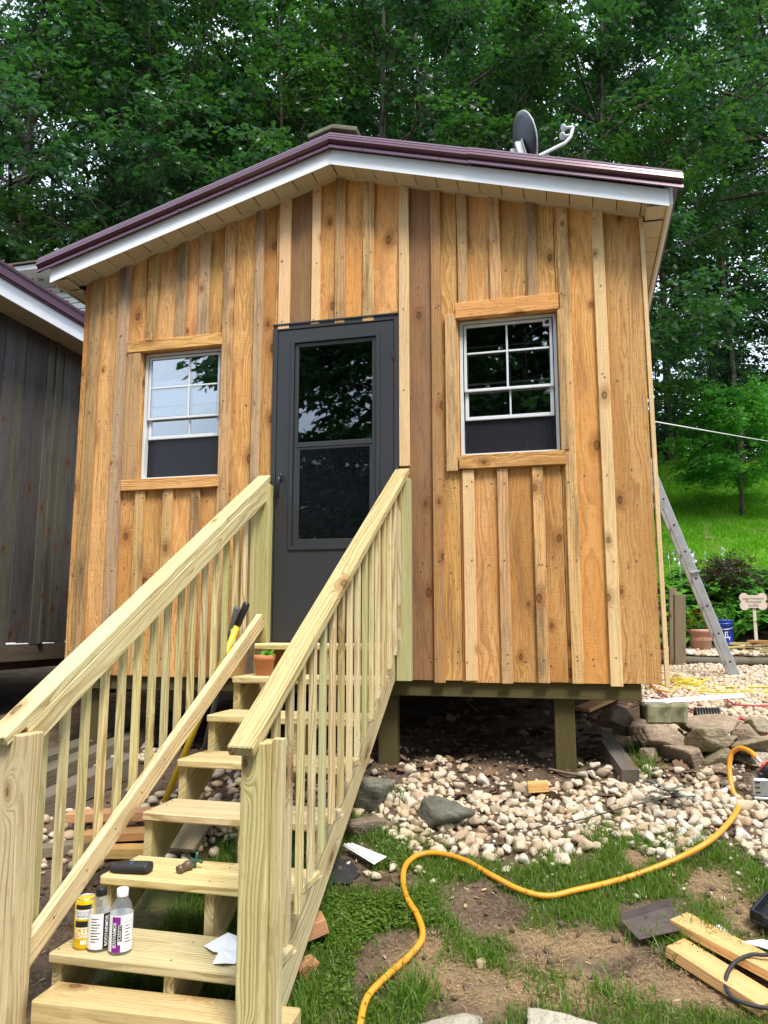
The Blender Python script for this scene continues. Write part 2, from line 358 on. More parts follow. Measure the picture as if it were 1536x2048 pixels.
def clearplastic():
    s = NT('clear_plastic'); t = s.n('ShaderNodeBsdfTransparent'); s.put(t.inputs[0], (.96, .97, .97)); d = s.n('ShaderNodeBsdfPrincipled'); s.put(d.inputs['Base Color'], (.62, .64, .66)); s.put(d.inputs['Roughness'], .12)  # pale grey share stands in for daylight reflected off the plastic
    mxs = s.n('ShaderNodeMixShader'); s.put(mxs.inputs[0], .17); s.t.links.new(t.outputs[0], mxs.inputs[1]); s.t.links.new(d.outputs[0], mxs.inputs[2]); s.surf(mxs.outputs[0]); return s.m
M['clear'] = clearplastic()
def screen():
    s = NT('insect_screen'); t = s.n('ShaderNodeBsdfTransparent'); s.put(t.inputs[0], (.8, .8, .8)); d = s.n('ShaderNodeBsdfPrincipled'); s.put(d.inputs['Base Color'], (.022, .023, .029)); s.put(d.inputs['Roughness'], .35)
    mxs = s.n('ShaderNodeMixShader'); s.put(mxs.inputs[0], .62); s.t.links.new(t.outputs[0], mxs.inputs[1]); s.t.links.new(d.outputs[0], mxs.inputs[2]); s.surf(mxs.outputs[0]); return s.m
M['screen'] = screen()
def leaf(name, c1, c2, c3, trans=.45, gloss=.35):
    s = NT(name); r = s.isl(); P = s.pos()
    c = s.mix(r, c1, c2); c = s.mix(s.mr(s.noise(P, .45, 2.), .35, .65, 0., .75), c, c3)
    dff = s.n('ShaderNodeBsdfPrincipled'); s.put(dff.inputs['Base Color'], c); s.put(dff.inputs['Roughness'], .36); s.put(dff.inputs['Specular IOR Level'], gloss)
    tr = s.n('ShaderNodeBsdfTranslucent'); s.put(tr.inputs[0], s.mix(1., c, (1.5, 1.9, .7), 'MULTIPLY'))
    mxs = s.n('ShaderNodeMixShader'); s.put(mxs.inputs[0], trans); s.t.links.new(dff.outputs[0], mxs.inputs[1]); s.t.links.new(tr.outputs[0], mxs.inputs[2]); s.surf(mxs.outputs[0]); return s.m
M['leaf_oak'] = leaf('oak_leaf', (0.0203, 0.0636, 0.0346), (0.0384, 0.1018, 0.0499), (0.0434, 0.1082, 0.0346), .38, .6)
M['leaf_maple'] = leaf('maple_leaf', (0.0308, 0.0755, 0.0180), (0.0511, 0.1201, 0.0268), (0.0230, 0.0628, 0.0210), .42, .5)
M['leaf_dark'] = leaf('shade_leaf', (0.0182, 0.0569, 0.0185), (0.0340, 0.0949, 0.0278), (0.0340, 0.0911, 0.0185), .35, .5)
M['leaf_bright'] = leaf('young_leaf', (0.1104, 0.3128, 0.0518), (0.1840, 0.4416, 0.0776), (0.0920, 0.2760, 0.0518))
M['leaf_hosta'] = leaf('hosta_leaf', (0.0800, 0.2250, 0.0350), (0.1920, 0.4050, 0.0560), (0.0560, 0.1800, 0.0280), .3)
M['leaf_red'] = leaf('red_maple_leaf', (0.0495, 0.0270, 0.0252), (0.0765, 0.0450, 0.0315), (0.0360, 0.0315, 0.0180), .35)
M['leaf_lily'] = leaf('strap_leaf', (0.0432, 0.1296, 0.0216), (0.0864, 0.2052, 0.0324), (0.0540, 0.1512, 0.0216), .35)
M['grass'] = leaf('grass_blade', (0.0782, 0.1630, 0.0226), (0.1564, 0.2444, 0.0415), (0.1381, 0.2118, 0.0339), .4, .3)
M['lawn'] = leaf('lawn_blade', (0.1180, 0.2938, 0.0121), (0.1809, 0.3802, 0.0181), (0.1258, 0.3110, 0.0181), .4, .2)
M['straw'] = plain('dry_grass', (.40, .27, .13), .9)
def bark():
    s = NT('bark'); P = s.obj(); n = s.noise(s.vmath('MULTIPLY', P, (14, 14, 2.2)), 1., 6., .65)
    s.bsdf(s.mix(s.mr(n, .35, .7), (.045, .036, .028), (.17, .145, .115)), .95, spec=.1, normal=s.bump(n, .8, .03)); return s.m
M['bark'] = bark()
def rock(name, a, b, moss, mamt, sc=7.):
    s = NT(name); P = s.obj(); r = s.rnd(); P = s.vmath('ADD', P, s.comb(s.math('MULTIPLY', r, 31.), s.math('MULTIPLY', r, 17.), 0.))
    n = s.noise(P, sc, 8., .65); n2 = s.noise(s.vmath('MULTIPLY', P, (3, 3, 16)), 1.5, 4., .6)
    c = s.mix(s.mr(n, .35, .68), a, b); c = s.mix(s.math('MULTIPLY', s.mr(n2, .5, .75), .5), c, tuple(k*.4 for k in a))
    c = s.mix(s.math('MULTIPLY', s.mr(s.noise(P, 11., 5., .7), .5, .68), mamt), c, moss)
    br = s.math('MULTIPLY_ADD', r, .5, .75); c = s.mix(1., c, s.comb(br, br, br), 'MULTIPLY')
    n3 = s.noise(P, 60., 4., .7); c = s.mix(s.mr(n3, .45, .7, 0., .4), c, tuple(k*.5 for k in a))
    s.bsdf(c, .9, spec=.2, normal=s.bump(s.math('ADD', s.math('ADD', n, s.math('MULTIPLY', n2, .6)), s.math('MULTIPLY', n3, .3)), 1., .03)); return s.m
M['rock_moss'] = rock('mossy_fieldstone', (.26, .21, .14), (.40, .33, .21), (.13, .145, .035), .75)
M['rock_brown'] = rock('brown_fieldstone', (.24, .18, .13), (.36, .27, .19), (.20, .17, .11), .4)
M['rock_grey'] = rock('grey_boulder', (.14, .135, .105), (.24, .23, .18), (.11, .12, .06), .5)
M['rock_pale'] = rock('pale_flagstone', (.38, .33, .25), (.52, .46, .36), (.40, .36, .28), .3)
def pebble(island):
    s = NT('river_stone_'+('heap' if island else 'single')); r = s.isl() if island else s.rnd(); P = s.obj()
    rr = s.n('ShaderNodeValToRGB'); s.put(rr.inputs[0], r); e = rr.color_ramp.elements
    e[0].color = (.50, .42, .31, 1); e[1].color = (.46, .33, .21, 1); 
    for p, c in ((.2, (.54, .47, .36, 1)), (.38, (.48, .37, .25, 1)), (.55, (.52, .42, .28, 1)), (.7, (.60, .55, .47, 1)), (.85, (.36, .27, .18, 1))):
        q = e.new(p); q.color = c
    n = s.noise(P, 38., 5., .65); c = s.mix(s.mr(n, .48, .74, 0., .45), rr.outputs[0], (.42, .29, .16))
    s.bsdf(c, .8, spec=.25, normal=s.bump(n, .35, .006)); return s.m
M['pebble'] = pebble(False); M['pebbles'] = pebble(True)
def ground():
    s = NT('earth_and_turf'); P = s.pos(); at = s.n('ShaderNodeAttribute', attribute_name='cover'); r, g, b = s.sep(at.outputs['Vector'])
    n = s.noise(P, 5., 9., .68); n2 = s.noise(P, 55., 6., .7); n3 = s.noise(P, 1.3, 4.)
    soil = s.mix(s.mr(n, .35, .68), (.070, .046, .031), (.165, .112, .075)); soil = s.mix(s.mr(n2, .42, .75, 0., .55), soil, (.28, .20, .135))
    soil = s.mix(s.mr(n2, .5, .3, 0., .6), soil, (.05, .033, .022))
    turf = s.mix(n2, (.035, .060, .012), (.075, .10, .022)); c = s.mix(s.math('MULTIPLY', r, .8), soil, turf)
    strawc = s.mix(n2, (.18, .115, .06), (.37, .26, .145)); c = s.mix(s.math('MULTIPLY', g, s.mr(n, .3, .6, .45, 1.)), c, strawc)
    lawn = s.mix(s.mr(n, .3, .7), (.075, .18, .014), (.125, .26, .022)); lawn = s.mix(s.mr(n3, .5, .68, 0., .55), lawn, (.12, .13, .03))
    c = s.mix(b, c, lawn)
    h = s.math('ADD', s.math('MULTIPLY', n, 1.), s.math('MULTIPLY', n2, .5))
    s.bsdf(c, .95, spec=.1, normal=s.bump(h, .9, .03)); return s.m
M['ground'] = ground()
M['clod'] = plain('soil_clod', (.11, .072, .048), .95, bump=.6)
M['chip'] = plain('wood_chip', (.42, .29, .17), .9)

# ------------------------------------------------------------------ lettering, made first while the scene is small
_TX = {}
def pretext(txt, bold=0.0):
    cu = bpy.data.curves.new('lettering', 'FONT'); cu.body = txt; cu.size = 1.0; cu.align_x = 'CENTER'; cu.align_y = 'CENTER'; cu.offset = bold; cu.resolution_u = 2
    o = bpy.data.objects.new('lettering', cu); COL.objects.link(o)
    dg = bpy.context.evaluated_depsgraph_get(); me = bpy.data.meshes.new_from_object(o.evaluated_get(dg))
    V = np.array([v.co[:] for v in me.vertices]); Fc = [tuple(p.vertices) for p in me.polygons]
    bpy.data.objects.remove(o); bpy.data.curves.remove(cu); bpy.data.meshes.remove(me); _TX[txt] = (V, Fc)
for t_ in ('BODYARMOR', 'FLASH I.V.', 'ICED', 'COFFEE', 'CHOCOLATE', 'BANANA', 'House Protected by', 'Princess', 'Luke', 'NO.1', 'SIS', 'ELECTROLYTES', 'L'): pretext(t_, .02 if t_ in ('BODYARMOR', 'ICED', 'COFFEE') else 0.0)
def lettering(name, txt, h, mat, parent, M4, wide=None, bend=None):
    """flat print; height h, optional overall width, bend = (radius, along) wraps it on an upright cylinder whose axis is the local y through (0,0,-radius)"""
    V, Fc = _TX[txt]; V = V.copy(); sx = h*1.35
    V[:, 0] *= sx; V[:, 1] *= sx
    if wide: V[:, 0] *= wide/(V[:, 0].max()-V[:, 0].min())
    if bend:
        if bend == 'x':
            pass
    V = [M4 @ Vector(v) for v in V]
    return link(name, mesh(name, V, Fc, mat), parent)
# ------------------------------------------------------------------ ground sheet
def gpatch(px, py, rx, ry):
    """an oval bare patch seen at px,py in the photograph, turned into an oval on the ground"""
    c = G(px, py); a = G(px+rx, py); b = G(px, py-ry); d = G(px, py+ry)
    return (c.x, (b.y+d.y)/2, abs(a.x-c.x), max(.05, abs(b.y-d.y)/2))
BARE = [gpatch(*q) for q in ((960, 1815, 120, 55), (800, 1905, 85, 45), (1200, 1915, 190, 70), (1290, 1960, 110, 50), (1020, 1990, 190, 40), (860, 1960, 100, 30), (1425, 1775, 60, 32), (1275, 1722, 32, 20), (700, 1730, 55, 45), (790, 1760, 60, 25), (970, 1715, 110, 14), (1420, 1975, 150, 55), (1500, 1850, 60, 45), (1130, 1700, 60, 10), (930, 2030, 120, 22), (1330, 1720, 60, 14), (740, 1930, 45, 60))]
STRAW = [gpatch(*q) for q in ((1000, 1965, 220, 50), (1425, 1775, 75, 40), (1450, 1985, 170, 60), (880, 1900, 60, 40), (1300, 2000, 120, 40), (1500, 1850, 70, 60), (1275, 1722, 38, 26), (1150, 1890, 120, 30))]
_fl = [G(*q) for q in ((1243, 1842), (1345, 1812), (1388, 1853), (1278, 1875))]; FLX = (_fl[0].x-.01, _fl[2].x+.01); FLY = (_fl[3].y+.01, _fl[1].y+.03)
def vn(x, y, f, s=0):
    """cheap value noise"""
    X = x*f+s*17.3; Y = y*f+s*9.1; xi = np.floor(X); yi = np.floor(Y); fx = X-xi; fy = Y-yi
    h = lambda a, b: np.mod(np.sin(a*127.1+b*311.7)*43758.5453, 1.0)
    fx = fx*fx*(3-2*fx); fy = fy*fy*(3-2*fy)
    return (h(xi, yi)*(1-fx)+h(xi+1, yi)*fx)*(1-fy)+(h(xi, yi+1)*(1-fx)+h(xi+1, yi+1)*fx)*fy
def ovals(L, x, y, soft=.35):
    m = np.zeros_like(x); w = (vn(x, y, 9, 1)-.5)*.5+(vn(x, y, 25, 2)-.5)*.3
    for (cx, cy, rx, ry) in L:
        q = np.sqrt(((x-cx)/rx)**2+((y-cy)/ry)**2)+w
        m = np.maximum(m, 1-sst(1-soft, 1+soft, q))
    return m
def turf(x, y):
    x = np.asarray(x, float); y = np.asarray(y, float)
    edge = -.62+.12*np.sin(4*x+.6)+.25*(vn(x, y, 3, 5)-.5)
    a = (1-sst(edge-.08, edge+.08, y))*(1-ovals(BARE, x, y))
    a = a*sst(-2.08, -1.90, x+.15*(vn(x, y, 6, 3)-.5))          # bare mud left of the stairs
    a = a*(.55+.45*sst(.25, .5, vn(x, y, 7, 4)))
    a = a*(1-((x > FLX[0]) & (x < FLX[1]) & (y > FLY[0]) & (y < FLY[1])))
    return a
def axis(segs):
    out = [segs[0][0]]
    for a, b, st in segs: out += list(np.linspace(a, b, max(1, int(round((b-a)/st)))+1)[1:])
    return np.array(out)
gx = axis([(-160, -40, 10), (-40, -8, 2), (-8, -3, .25), (-3, 2.2, .035), (2.2, 6, .12), (6, 14, .4), (14, 40, 2), (40, 160, 10)])
gy = axis([(-90, -12, 6), (-12, -3.6, .6), (-3.6, 1.2, .035), (1.2, 7, .12), (7, 30, .4), (30, 60, 2), (60, 160, 10)])
X, Y = np.meshgrid(gx, gy); Z = gz(X, Y); near = (np.abs(X) < 4) & (Y < 1.3) & (Y > -4)
Z = Z + near*((vn(X, Y, 14, 6)-.5)*.022+(vn(X, Y, 33, 7)-.5)*.012)
nx_, ny_ = len(gx), len(gy); idx = np.arange(nx_*ny_).reshape(ny_, nx_)
Q = np.stack([idx[:-1, :-1], idx[:-1, 1:], idx[1:, 1:], idx[1:, :-1]], -1).reshape(-1, 4)
me = mesh('ground', np.stack([X, Y, Z], -1).reshape(-1, 3), Q, M['ground'], True)
cov = np.zeros((nx_*ny_, 3), np.float32); xf, yf = X.ravel(), Y.ravel()
cov[:, 0] = turf(xf, yf)*(np.abs(xf) < 8); cov[:, 1] = ovals(STRAW, xf, yf)*(1-cov[:, 0])
cov[:, 2] = sst(9.6, 10.6, yf)*(1-sst(19, 24, yf))*sst(.0, 2.0, xf)
at = me.attributes.new('cover', 'FLOAT_VECTOR', 'POINT'); at.data.foreach_set('vector', cov.ravel())
tag(link('ground', me), kind='structure')

# ------------------------------------------------------------------ the board and batten cabin
XL, XR, XC, ZB = -3.375, 0.437, -1.463, 1.264
SL = .2825
def ztop(x): return 4.583-SL*abs(x-XC)                 # under side of the rake soffit where it meets the wall
cabin = thing('cabin', 'small new golden board and batten cabin under a plum metal roof, on posts', 'cabin', (XC, 0, .77))
DX0, DX1, DZ0, DZ1 = -1.905, -1.052, 1.497, 3.562      # storm door with its frame
LW = (-2.885, -2.283, 2.565, 3.475); RW = (-.673, -.066, 2.612, 3.497)
def xb(px, py): return F(px, py).x
# battens: photograph x-range at height py, then bottom and top (None = wall bottom / soffit)
BT = [(187, 209, 575, None, None, 'batten'), (244, 266, 539, None, None, 'batten_grey'), (298, 318, 600, 'lh', None, 'batten'), (355, 375, 600, 'lh', None, 'batten_grey'), (400, 421, 600, 'lh', None, 'batten_grey'),
      (449, 470, 600, None, None, 'batten'), (511, 528, 600, None, None, 'batten_grey'), (560, 582, 560, 'd', None, 'batten_pale'), (625, 642, 560, 'd', None, 'batten_pale'), (672, 692, 560, 'd', None, 'batten'), (728, 750, 560, 'd', None, 'batten'),
      (799, 819, 560, 'rail', None, 'batten_pale'), (863, 883, 560, None, None, 'siding_red'), (917, 936, 560, 'rh', None, 'batten'), (980, 1002, 560, 'rh', None, 'batten'), (1055, 1075, 560, 'rh', None, 'batten_grey'),
      (1115, 1137, 500, None, None, 'batten'), (1185, 1208, 500, None, None, 'batten_pale'),
      (273, 292, 1008, None, 'ls', 'batten'), (328, 348, 1008, None, 'ls', 'batten'), (384, 402, 1008, None, 'ls', 'batten'),
      (926, 949, 960, None, 'rs', 'batten_pale'), (995, 1016, 960, None, 'rs', 'batten'), (1065, 1087, 960, None, 'rs', 'batten')]
bats = []
for (a, b, py, bo, to, mt) in BT:
    x0, x1 = xb(a, py), xb(b, py); zb = {None: ZB+random.uniform(-.012, .012), 'lh': LW[3]+.075, 'rh': RW[3]+.095, 'd': DZ1-.022+random.uniform(-.006, .012), 'rail': 2.57}[bo]
    bats.append((x0, x1, zb, {None: None, 'ls': LW[2]-.07, 'rs': RW[2]-.085}[to], mt))
# boards fill the wall between joints hidden behind the battens
full = sorted({round((b[0]+b[1])/2, 4) for b in bats if b[2] < 2.7 and b[3] is None})
def fill(x0, x1, z0, z1, joints):
    J = [x0]+[j for j in joints if x0+.05 < j < x1-.05]+[x1]
    for a, b in zip(J[:-1], J[1:]):
        xm = (a+b)/2; m = 'siding'; w = b-a-.003
        top = z1
        cut = (0, 0)
        if top is None:
            top = ztop(xm); cut = (-SL if xm > XC else SL, 0) if not (a < XC < b) else (0, 0)
        if abs(xm-(-.93)) < .12: m = 'siding_dark'
        if DX0 < xm < DX1 and z0 > 3 and -1.87 < xm < -1.62: m = 'siding_dark'
        zbot = z0 if z0 > ZB+.01 else z0+random.uniform(-.006, .006)
        plank('board', cabin, (xm, .010+random.uniform(-.002, .002), zbot), (xm, .010, top), w, .022, M[m], bev=.0025, cut1=cut)
jt = lambda z: sorted((b[0]+b[1])/2 for b in bats if b[2] < z and (b[3] is None or b[3] > z))
fill(XL, LW[0], ZB, None, jt(2.9)); fill(LW[1], DX0, ZB, None, jt(2.9)); fill(DX1, RW[0], ZB, None, jt(2.9)); fill(RW[1], XR, ZB, None, jt(2.9))
fill(LW[0], LW[1], LW[3], None, jt(3.7)); fill(RW[0], RW[1], RW[3], None, jt(3.8)); fill(DX0, DX1, DZ1, None, jt(3.9))
fill(LW[0], LW[1], ZB, LW[2], jt(2.2)); fill(RW[0], RW[1], ZB, RW[2], jt(2.2)); fill(DX0, DX1, ZB, DZ0, [])
for (x0, x1, z0, z1, mt) in bats:
    xm = (x0+x1)/2; cut = (0, 0)
    if z1 is None: z1 = ztop(xm)-.002; cut = (-SL if xm > XC else SL, 0)
    plank('batten', cabin, (xm+random.uniform(-.003, .003), -.0135, z0), (xm, -.0125, z1), x1-x0, .022, M[mt], bev=.0025, cut1=cut)
nl = MB(); rn = random.Random(3)                          # nail heads in rows
for (x0, x1, z0, z1, mt) in bats:
    for zz in (1.40, 1.95, 2.45, 3.05, 3.6, 4.0, ztop((x0+x1)/2)-.05):
        if z0+.03 < zz < (z1 or 9) and zz < ztop((x0+x1)/2)-.03:
            for k in range(rn.choice((1, 1, 2))): nl.lathe([(.0045, 0), (.0045, .003), (.002, .004)], 6, Matrix.Translation((rn.uniform(x0+.012, x1-.012), -.0245, zz+rn.uniform(-.03, .03))) @ Matrix.Rotation(math.pi/2, 4, 'X'))
for j in range(150):
    xx = rn.uniform(XL+.02, XR-.02); zz = rn.choice((1.40, 1.95, 2.45, 3.05, 3.75))+rn.uniform(-.05, .05)
    if zz < ztop(xx)-.05 and not (DX0 < xx < DX1 and zz < DZ1) and not (LW[0]-.1 < xx < LW[1]+.1 and LW[2]-.1 < zz < LW[3]+.1) and not (RW[0]-.1 < xx < RW[1]+.1 and RW[2]-.1 < zz < RW[3]+.1):
        nl.lathe([(.0045, 0), (.0045, .003), (.002, .004)], 6, Matrix.Translation((xx, -.0022, zz)) @ Matrix.Rotation(math.pi/2, 4, 'X'))
tag(nl.build('nail', M['nail'], cabin), kind='stuff')
# corner strip of the side wall, standing off a little
plank('corner_board', cabin, (XR+.028, .012, ZB-.012), (XR+.012, .012, ztop(XR)-.012), .024, .05, M['batten_pale'])
for sx, x in ((-1, XL), (1, XR)):
    for k in range(26):                                   # side walls
        y0 = .03+k*.19
        xx = x-.014 if sx > 0 else x+.014
        plank('side_board', cabin, (xx, y0+.095, ZB), (xx, y0+.095, ztop(XR)+.01), .187, .022, M['siding'], face=(sx, 0, 0), bev=.002)
        if k: plank('side_batten', cabin, (xx+sx*.022, y0, ZB), (xx+sx*.022, y0, ztop(XR)-.02), .05, .02, M['batten'], face=(sx, 0, 0), bev=.002)
b = MB(); b.box((XL+.03, 4.96, ZB), (XR-.03, 4.99, 3.9)); b.build('back_wall', M['siding'], cabin)
b = MB(); b.box((XL+.03, .05, ZB+.14), (XR-.03, 4.95, ZB+.17)); b.build('floor', M['dark_inside'], cabin)
b = MB(); b.box((XL+.03, .05, 3.98), (XR-.03, 4.95, 4.0)); b.build('ceiling', M['dark_inside'], cabin)
b = MB()
for (x0, x1, z0, z1) in ((XL+.03, LW[0]-.01, 1.4, 3.97), (LW[1]+.01, DX0-.01, 1.4, 3.97), (DX1+.01, RW[0]-.01, 1.4, 3.97), (RW[1]+.01, XR-.03, 1.4, 3.97), (LW[0], LW[1], 1.4, LW[2]-.02), (RW[0], RW[1], 1.4, RW[2]-.02), (LW[0], LW[1], LW[3]+.02, 3.97), (RW[0], RW[1], RW[3]+.02, 3.97), (DX0, DX1, DZ1+.02, 3.97)):
    b.box((x0, .08, z0), (x1, .095, z1))
b.box((XL+.035, .1, 1.4), (XL+.045, 4.9, 3.97)); b.box((XR-.05, .1, 1.4), (XR-.04, 4.9, 3.97)); b.box((XL+.05, 4.85, 1.4), (XR-.06, 4.87, 3.97)); b.build('inner_lining', M['dark_inside'], cabin)
# floor frame, posts
plank('beam', cabin, (XL+.06, .045, 1.22), (.327, .045, 1.22), .092, .04, M['treated_shaded'], bev=.003)
plank('beam', cabin, (XL+.06, 4.7, 1.22), (.327, 4.7, 1.22), .092, .04, M['treated_green'], bev=.003)
for k in range(9): plank('joist', cabin, (XL+.3+k*.42, .07, 1.225), (XL+.3+k*.42, 4.6, 1.225), .04, .09, M['tie'], face=(0, 0, 1))
for x in (-3.2, -1.152, -.098):
    for y in (.125, 4.6):
        plank('post', cabin, (x, y, gzf(x, y)-.25), (x, y, 1.172), .115, .09, M['treated_shaded'], bev=.004)
# window trim
hd = lambda x0, x1, z0, z1, name, mt, t=.034: plank(name, cabin, (x0, -.0185, (z0+z1)/2), (x1, -.0185, (z0+z1)/2), z1-z0, t, M[mt], bev=.003)
hd(F(260, 690).x, F(448, 672).x, LW[3]-.005, LW[3]+.075, 'window_header', 'siding', .036)
hd(F(248, 961).x, F(441, 953).x, LW[2]-.072, LW[2]+.004, 'window_sill', 'siding', .042)
plank('side_trim', cabin, (LW[0]-.055, -.0165, LW[2]+.006), (LW[0]-.055, -.0165, LW[3]-.007), .10, .03, M['batten'])
hd(F(912, 637).x, F(1117, 605).x, RW[3]-.006, RW[3]+.095, 'window_header', 'siding', .040)
hd(F(920, 930).x, F(1131, 915).x, RW[2]-.082, RW[2]+.003, 'window_sill', 'siding', .042)
plank('side_trim', cabin, (RW[0]-.042, -.0165, RW[2]-.09), (RW[0]-.042, -.0165, RW[3]+.03), .070, .03, M['batten'])
plank('side_trim', cabin, (RW[1]+.026, -.0165, RW[2]+.006), (RW[1]+.026, -.0165, RW[3]-.008), .045, .03, M['batten'])
for (x0, x1, z0, z1) in (LW, RW):                          # wooden reveals
    for xx in (x0-.006, x1+.006): plank('window_reveal', cabin, (xx, .045, z0), (xx, .045, z1), .085, .012, M['siding'], face=(1 if xx < x0 else -1, 0, 0))
    for zz in (z0-.006, z1+.006): plank('window_reveal', cabin, (x0, .045, zz), (x1, .045, zz), .085, .012, M['siding'], face=(0, 0, 1 if zz < z0 else -1))

def frame_bars(mb, x0, x1, z0, z1, w, y0, y1):
    mb.box((x0, y0, z0), (x0+w, y1, z1)); mb.box((x1-w, y0, z0), (x1, y1, z1)); mb.box((x0+w, y0, z0), (x1-w, y1, z0+w)); mb.box((x0+w, y0, z1-w), (x1-w, y1, z1))
def pane(name, x0, x1, z0, z1, y, mat, par):
    b = MB(); b.cbox((x1-x0, .004, z1-z0), Matrix.Translation(((x0+x1)/2, y, (z0+z1)/2)), .0005); return b.build(name, mat, par)
def window(win, label, mids, off):
    x0, x1, z0, z1 = [q for q in win]; x0 += .004; x1 -= .004; z0 += .004; z1 -= .004
    m = MB(); frame_bars(m, x0, x1, z0, z1, .020, .030, .078); w = m.build('window', M['white_frame'], cabin); tag(w, label)
    zu, zmeet, zlow, xv = mids
    s = MB(); frame_bars(s, x0+.026, x1-.026, zmeet-.008, z1-.026, .017, .036, .052); s.build('sash', M['white_frame'], w)
    s = MB(); s.box((xv-.006, .038, zmeet+.010), (xv+.006, .050, z1-.047)); s.build('muntin', M['white_frame'], w)
    s = MB(); s.box((x0+.047, .038, zu-.006), (xv-.007, .050, zu+.006)); s.build('muntin', M['white_frame'], w)
    s = MB(); s.box((xv+.007, .038, zu-.006), (x1-.047, .050, zu+.006)); s.build('muntin', M['white_frame'], w)
    pane('pane', x0+.047, x1-.047, zmeet+.013, z1-.047, .0445, M['glass'], w)
    # inner sash pushed up: its rails show through the panes
    s = MB(); frame_bars(s, x0+.028, x1-.028, zlow-.013, min(z1-.030, zlow+(zmeet-z0)+.0), .022, .0565, .072); s.build('sash', M['white_frame'], w)
    s = MB(); s.box((xv-.005+off, .058, zlow+.010), (xv+.005+off, .070, zu+.02)); s.build('muntin', M['white_frame'], w)
    for zz in (zlow+.22, zlow+.46):
        if zz < z1-.08: s = MB(); s.box((x0+.052, .058, zz-.005), (x1-.052, .070, zz+.005)); s.build('muntin', M['white_frame'], w)
    pane('pane', x0+.050, x1-.050, zlow+.010, min(z1-.055, zlow+(zmeet-z0)-.024), .0645, M['glass'], w)
    pane('screen', x0+.024, x1-.024, z0+.024, zmeet-.010, .0765, M['screen'], w)
    return w
wl = window(LW, 'white sash window left of the door', (F(360, 769).z, F(362, 831).z, F(362, 868).z, F(371, 800).x), .004)
wr = window(RW, 'white sash window right of the door', (F(1015, 697).z, F(1020, 772).z, F(1020, 827).z, F(1013, 700).x), .012)
b = MB(); b.box((RW[1]-.085, .026, RW[3]-.085), (RW[1]-.035, .030, RW[3]-.035), .001); tg = b.build('tag', M['tag'], wr)
b = MB(); b.lathe([(.013, 0), (.013, .001)], 14, Matrix.Translation((RW[1]-.060, .0255, RW[3]-.060)) @ Matrix.Rotation(math.pi/2, 4, 'X')); b.lathe([(.006, 0), (.006, .001)], 10, Matrix.Translation((RW[1]-.051, .0255, RW[3]-.050)) @ Matrix.Rotation(math.pi/2, 4, 'X')); b.build('tag_emblem', M['ink'], wr)

# storm door
d = MB(); frame_bars(d, DX0, DX1, DZ0-.05, DZ1, .030, -.022, .05); df = d.build('door_frame', M['door'], cabin)
d = MB(); d.box((DX0-.004, -.030, DZ1), (DX1+.004, .01, DZ1+.012)); d.build('drip_cap', M['door'], cabin)
sx0, sx1, sz0, sz1 = DX0+.034, DX1-.034, DZ0-.008, DZ1-.034
ox0, ox1, oz0, oz1 = -1.757, -1.198, 2.085, 3.435          # moulded opening
gm = 2.745
d = MB()
for (a, c, e, f_) in ((sx0, ox0, sz0, sz1), (ox1, sx1, sz0, sz1), (ox0, ox1, sz0, oz0), (ox0, ox1, oz1, sz1)):
    d.box((a, -.016, e), (c, .022, f_), .0006)
door = d.build('door', M['door'], cabin)
d = MB(); frame_bars(d, ox0-.022, ox1+.022, oz0-.022, oz1+.022, .024, -.026, -.0165); d.build('moulding', M['door'], door)
d = MB(); frame_bars(d, ox0+.003, ox1-.003, oz0+.003, oz1-.003, .026, -.012, .012); d.box((ox0+.029, -.014, gm-.016), (ox1-.029, .010, gm+.016)); d.build('glazing_frame', M['door'], door)
pane('pane', ox0+.028, ox1-.028, gm+.014, oz1-.028, .002, M['door_glass'], door)
d = MB(); frame_bars(d, ox0+.029, ox1-.029, oz0+.029, gm-.016, .016, -.010, .0); d.build('screen_frame', M['door'], door)
pane('screen', ox0+.045, ox1-.045, oz0+.045, gm-.032, -.001, M['screen'], door)
pane('pane', ox0+.046, ox1-.046, oz0+.046, gm-.033, -.0065, M['low_glass'], door)
b = MB(); b.box((DX0+.005, -.045, DZ0-.030), (DX1-.005, .04, DZ0-.010), .004); b.build('threshold', M['brown_metal'], cabin)
for zz in (1.75, 2.5, 3.3): b = MB(); b.tube([(DX1-.031, -.024, zz-.03), (DX1-.031, -.024, zz+.03)], .006, 8); b.build('hinge', M['black'], door)
d = MB(); hx = sx0+.034
d.tube([(hx, -.03, 2.545), (hx+.004, -.055, 2.535), (hx+.004, -.062, 2.50), (hx, -.058, 2.45), (hx-.004, -.045, 2.41), (hx-.004, -.03, 2.40)], [.010, .011, .010, .009, .007, .005], 8)
d.cbox((.026, .012, .055), Matrix.Translation((hx, -.022, 2.535)), .004); d.cbox((.014, .02, .05), Matrix.Translation((hx+.006, -.05, 2.52)) @ Matrix.Rotation(.3, 4, 'X'), .004)
d.build('handle', M['black'], door, True)
d = MB(); d.box((DX0+.03, .045, DZ0), (DX1-.03, .05, DZ1-.03)); d.build('inner_door', M['dark_inside'], cabin)

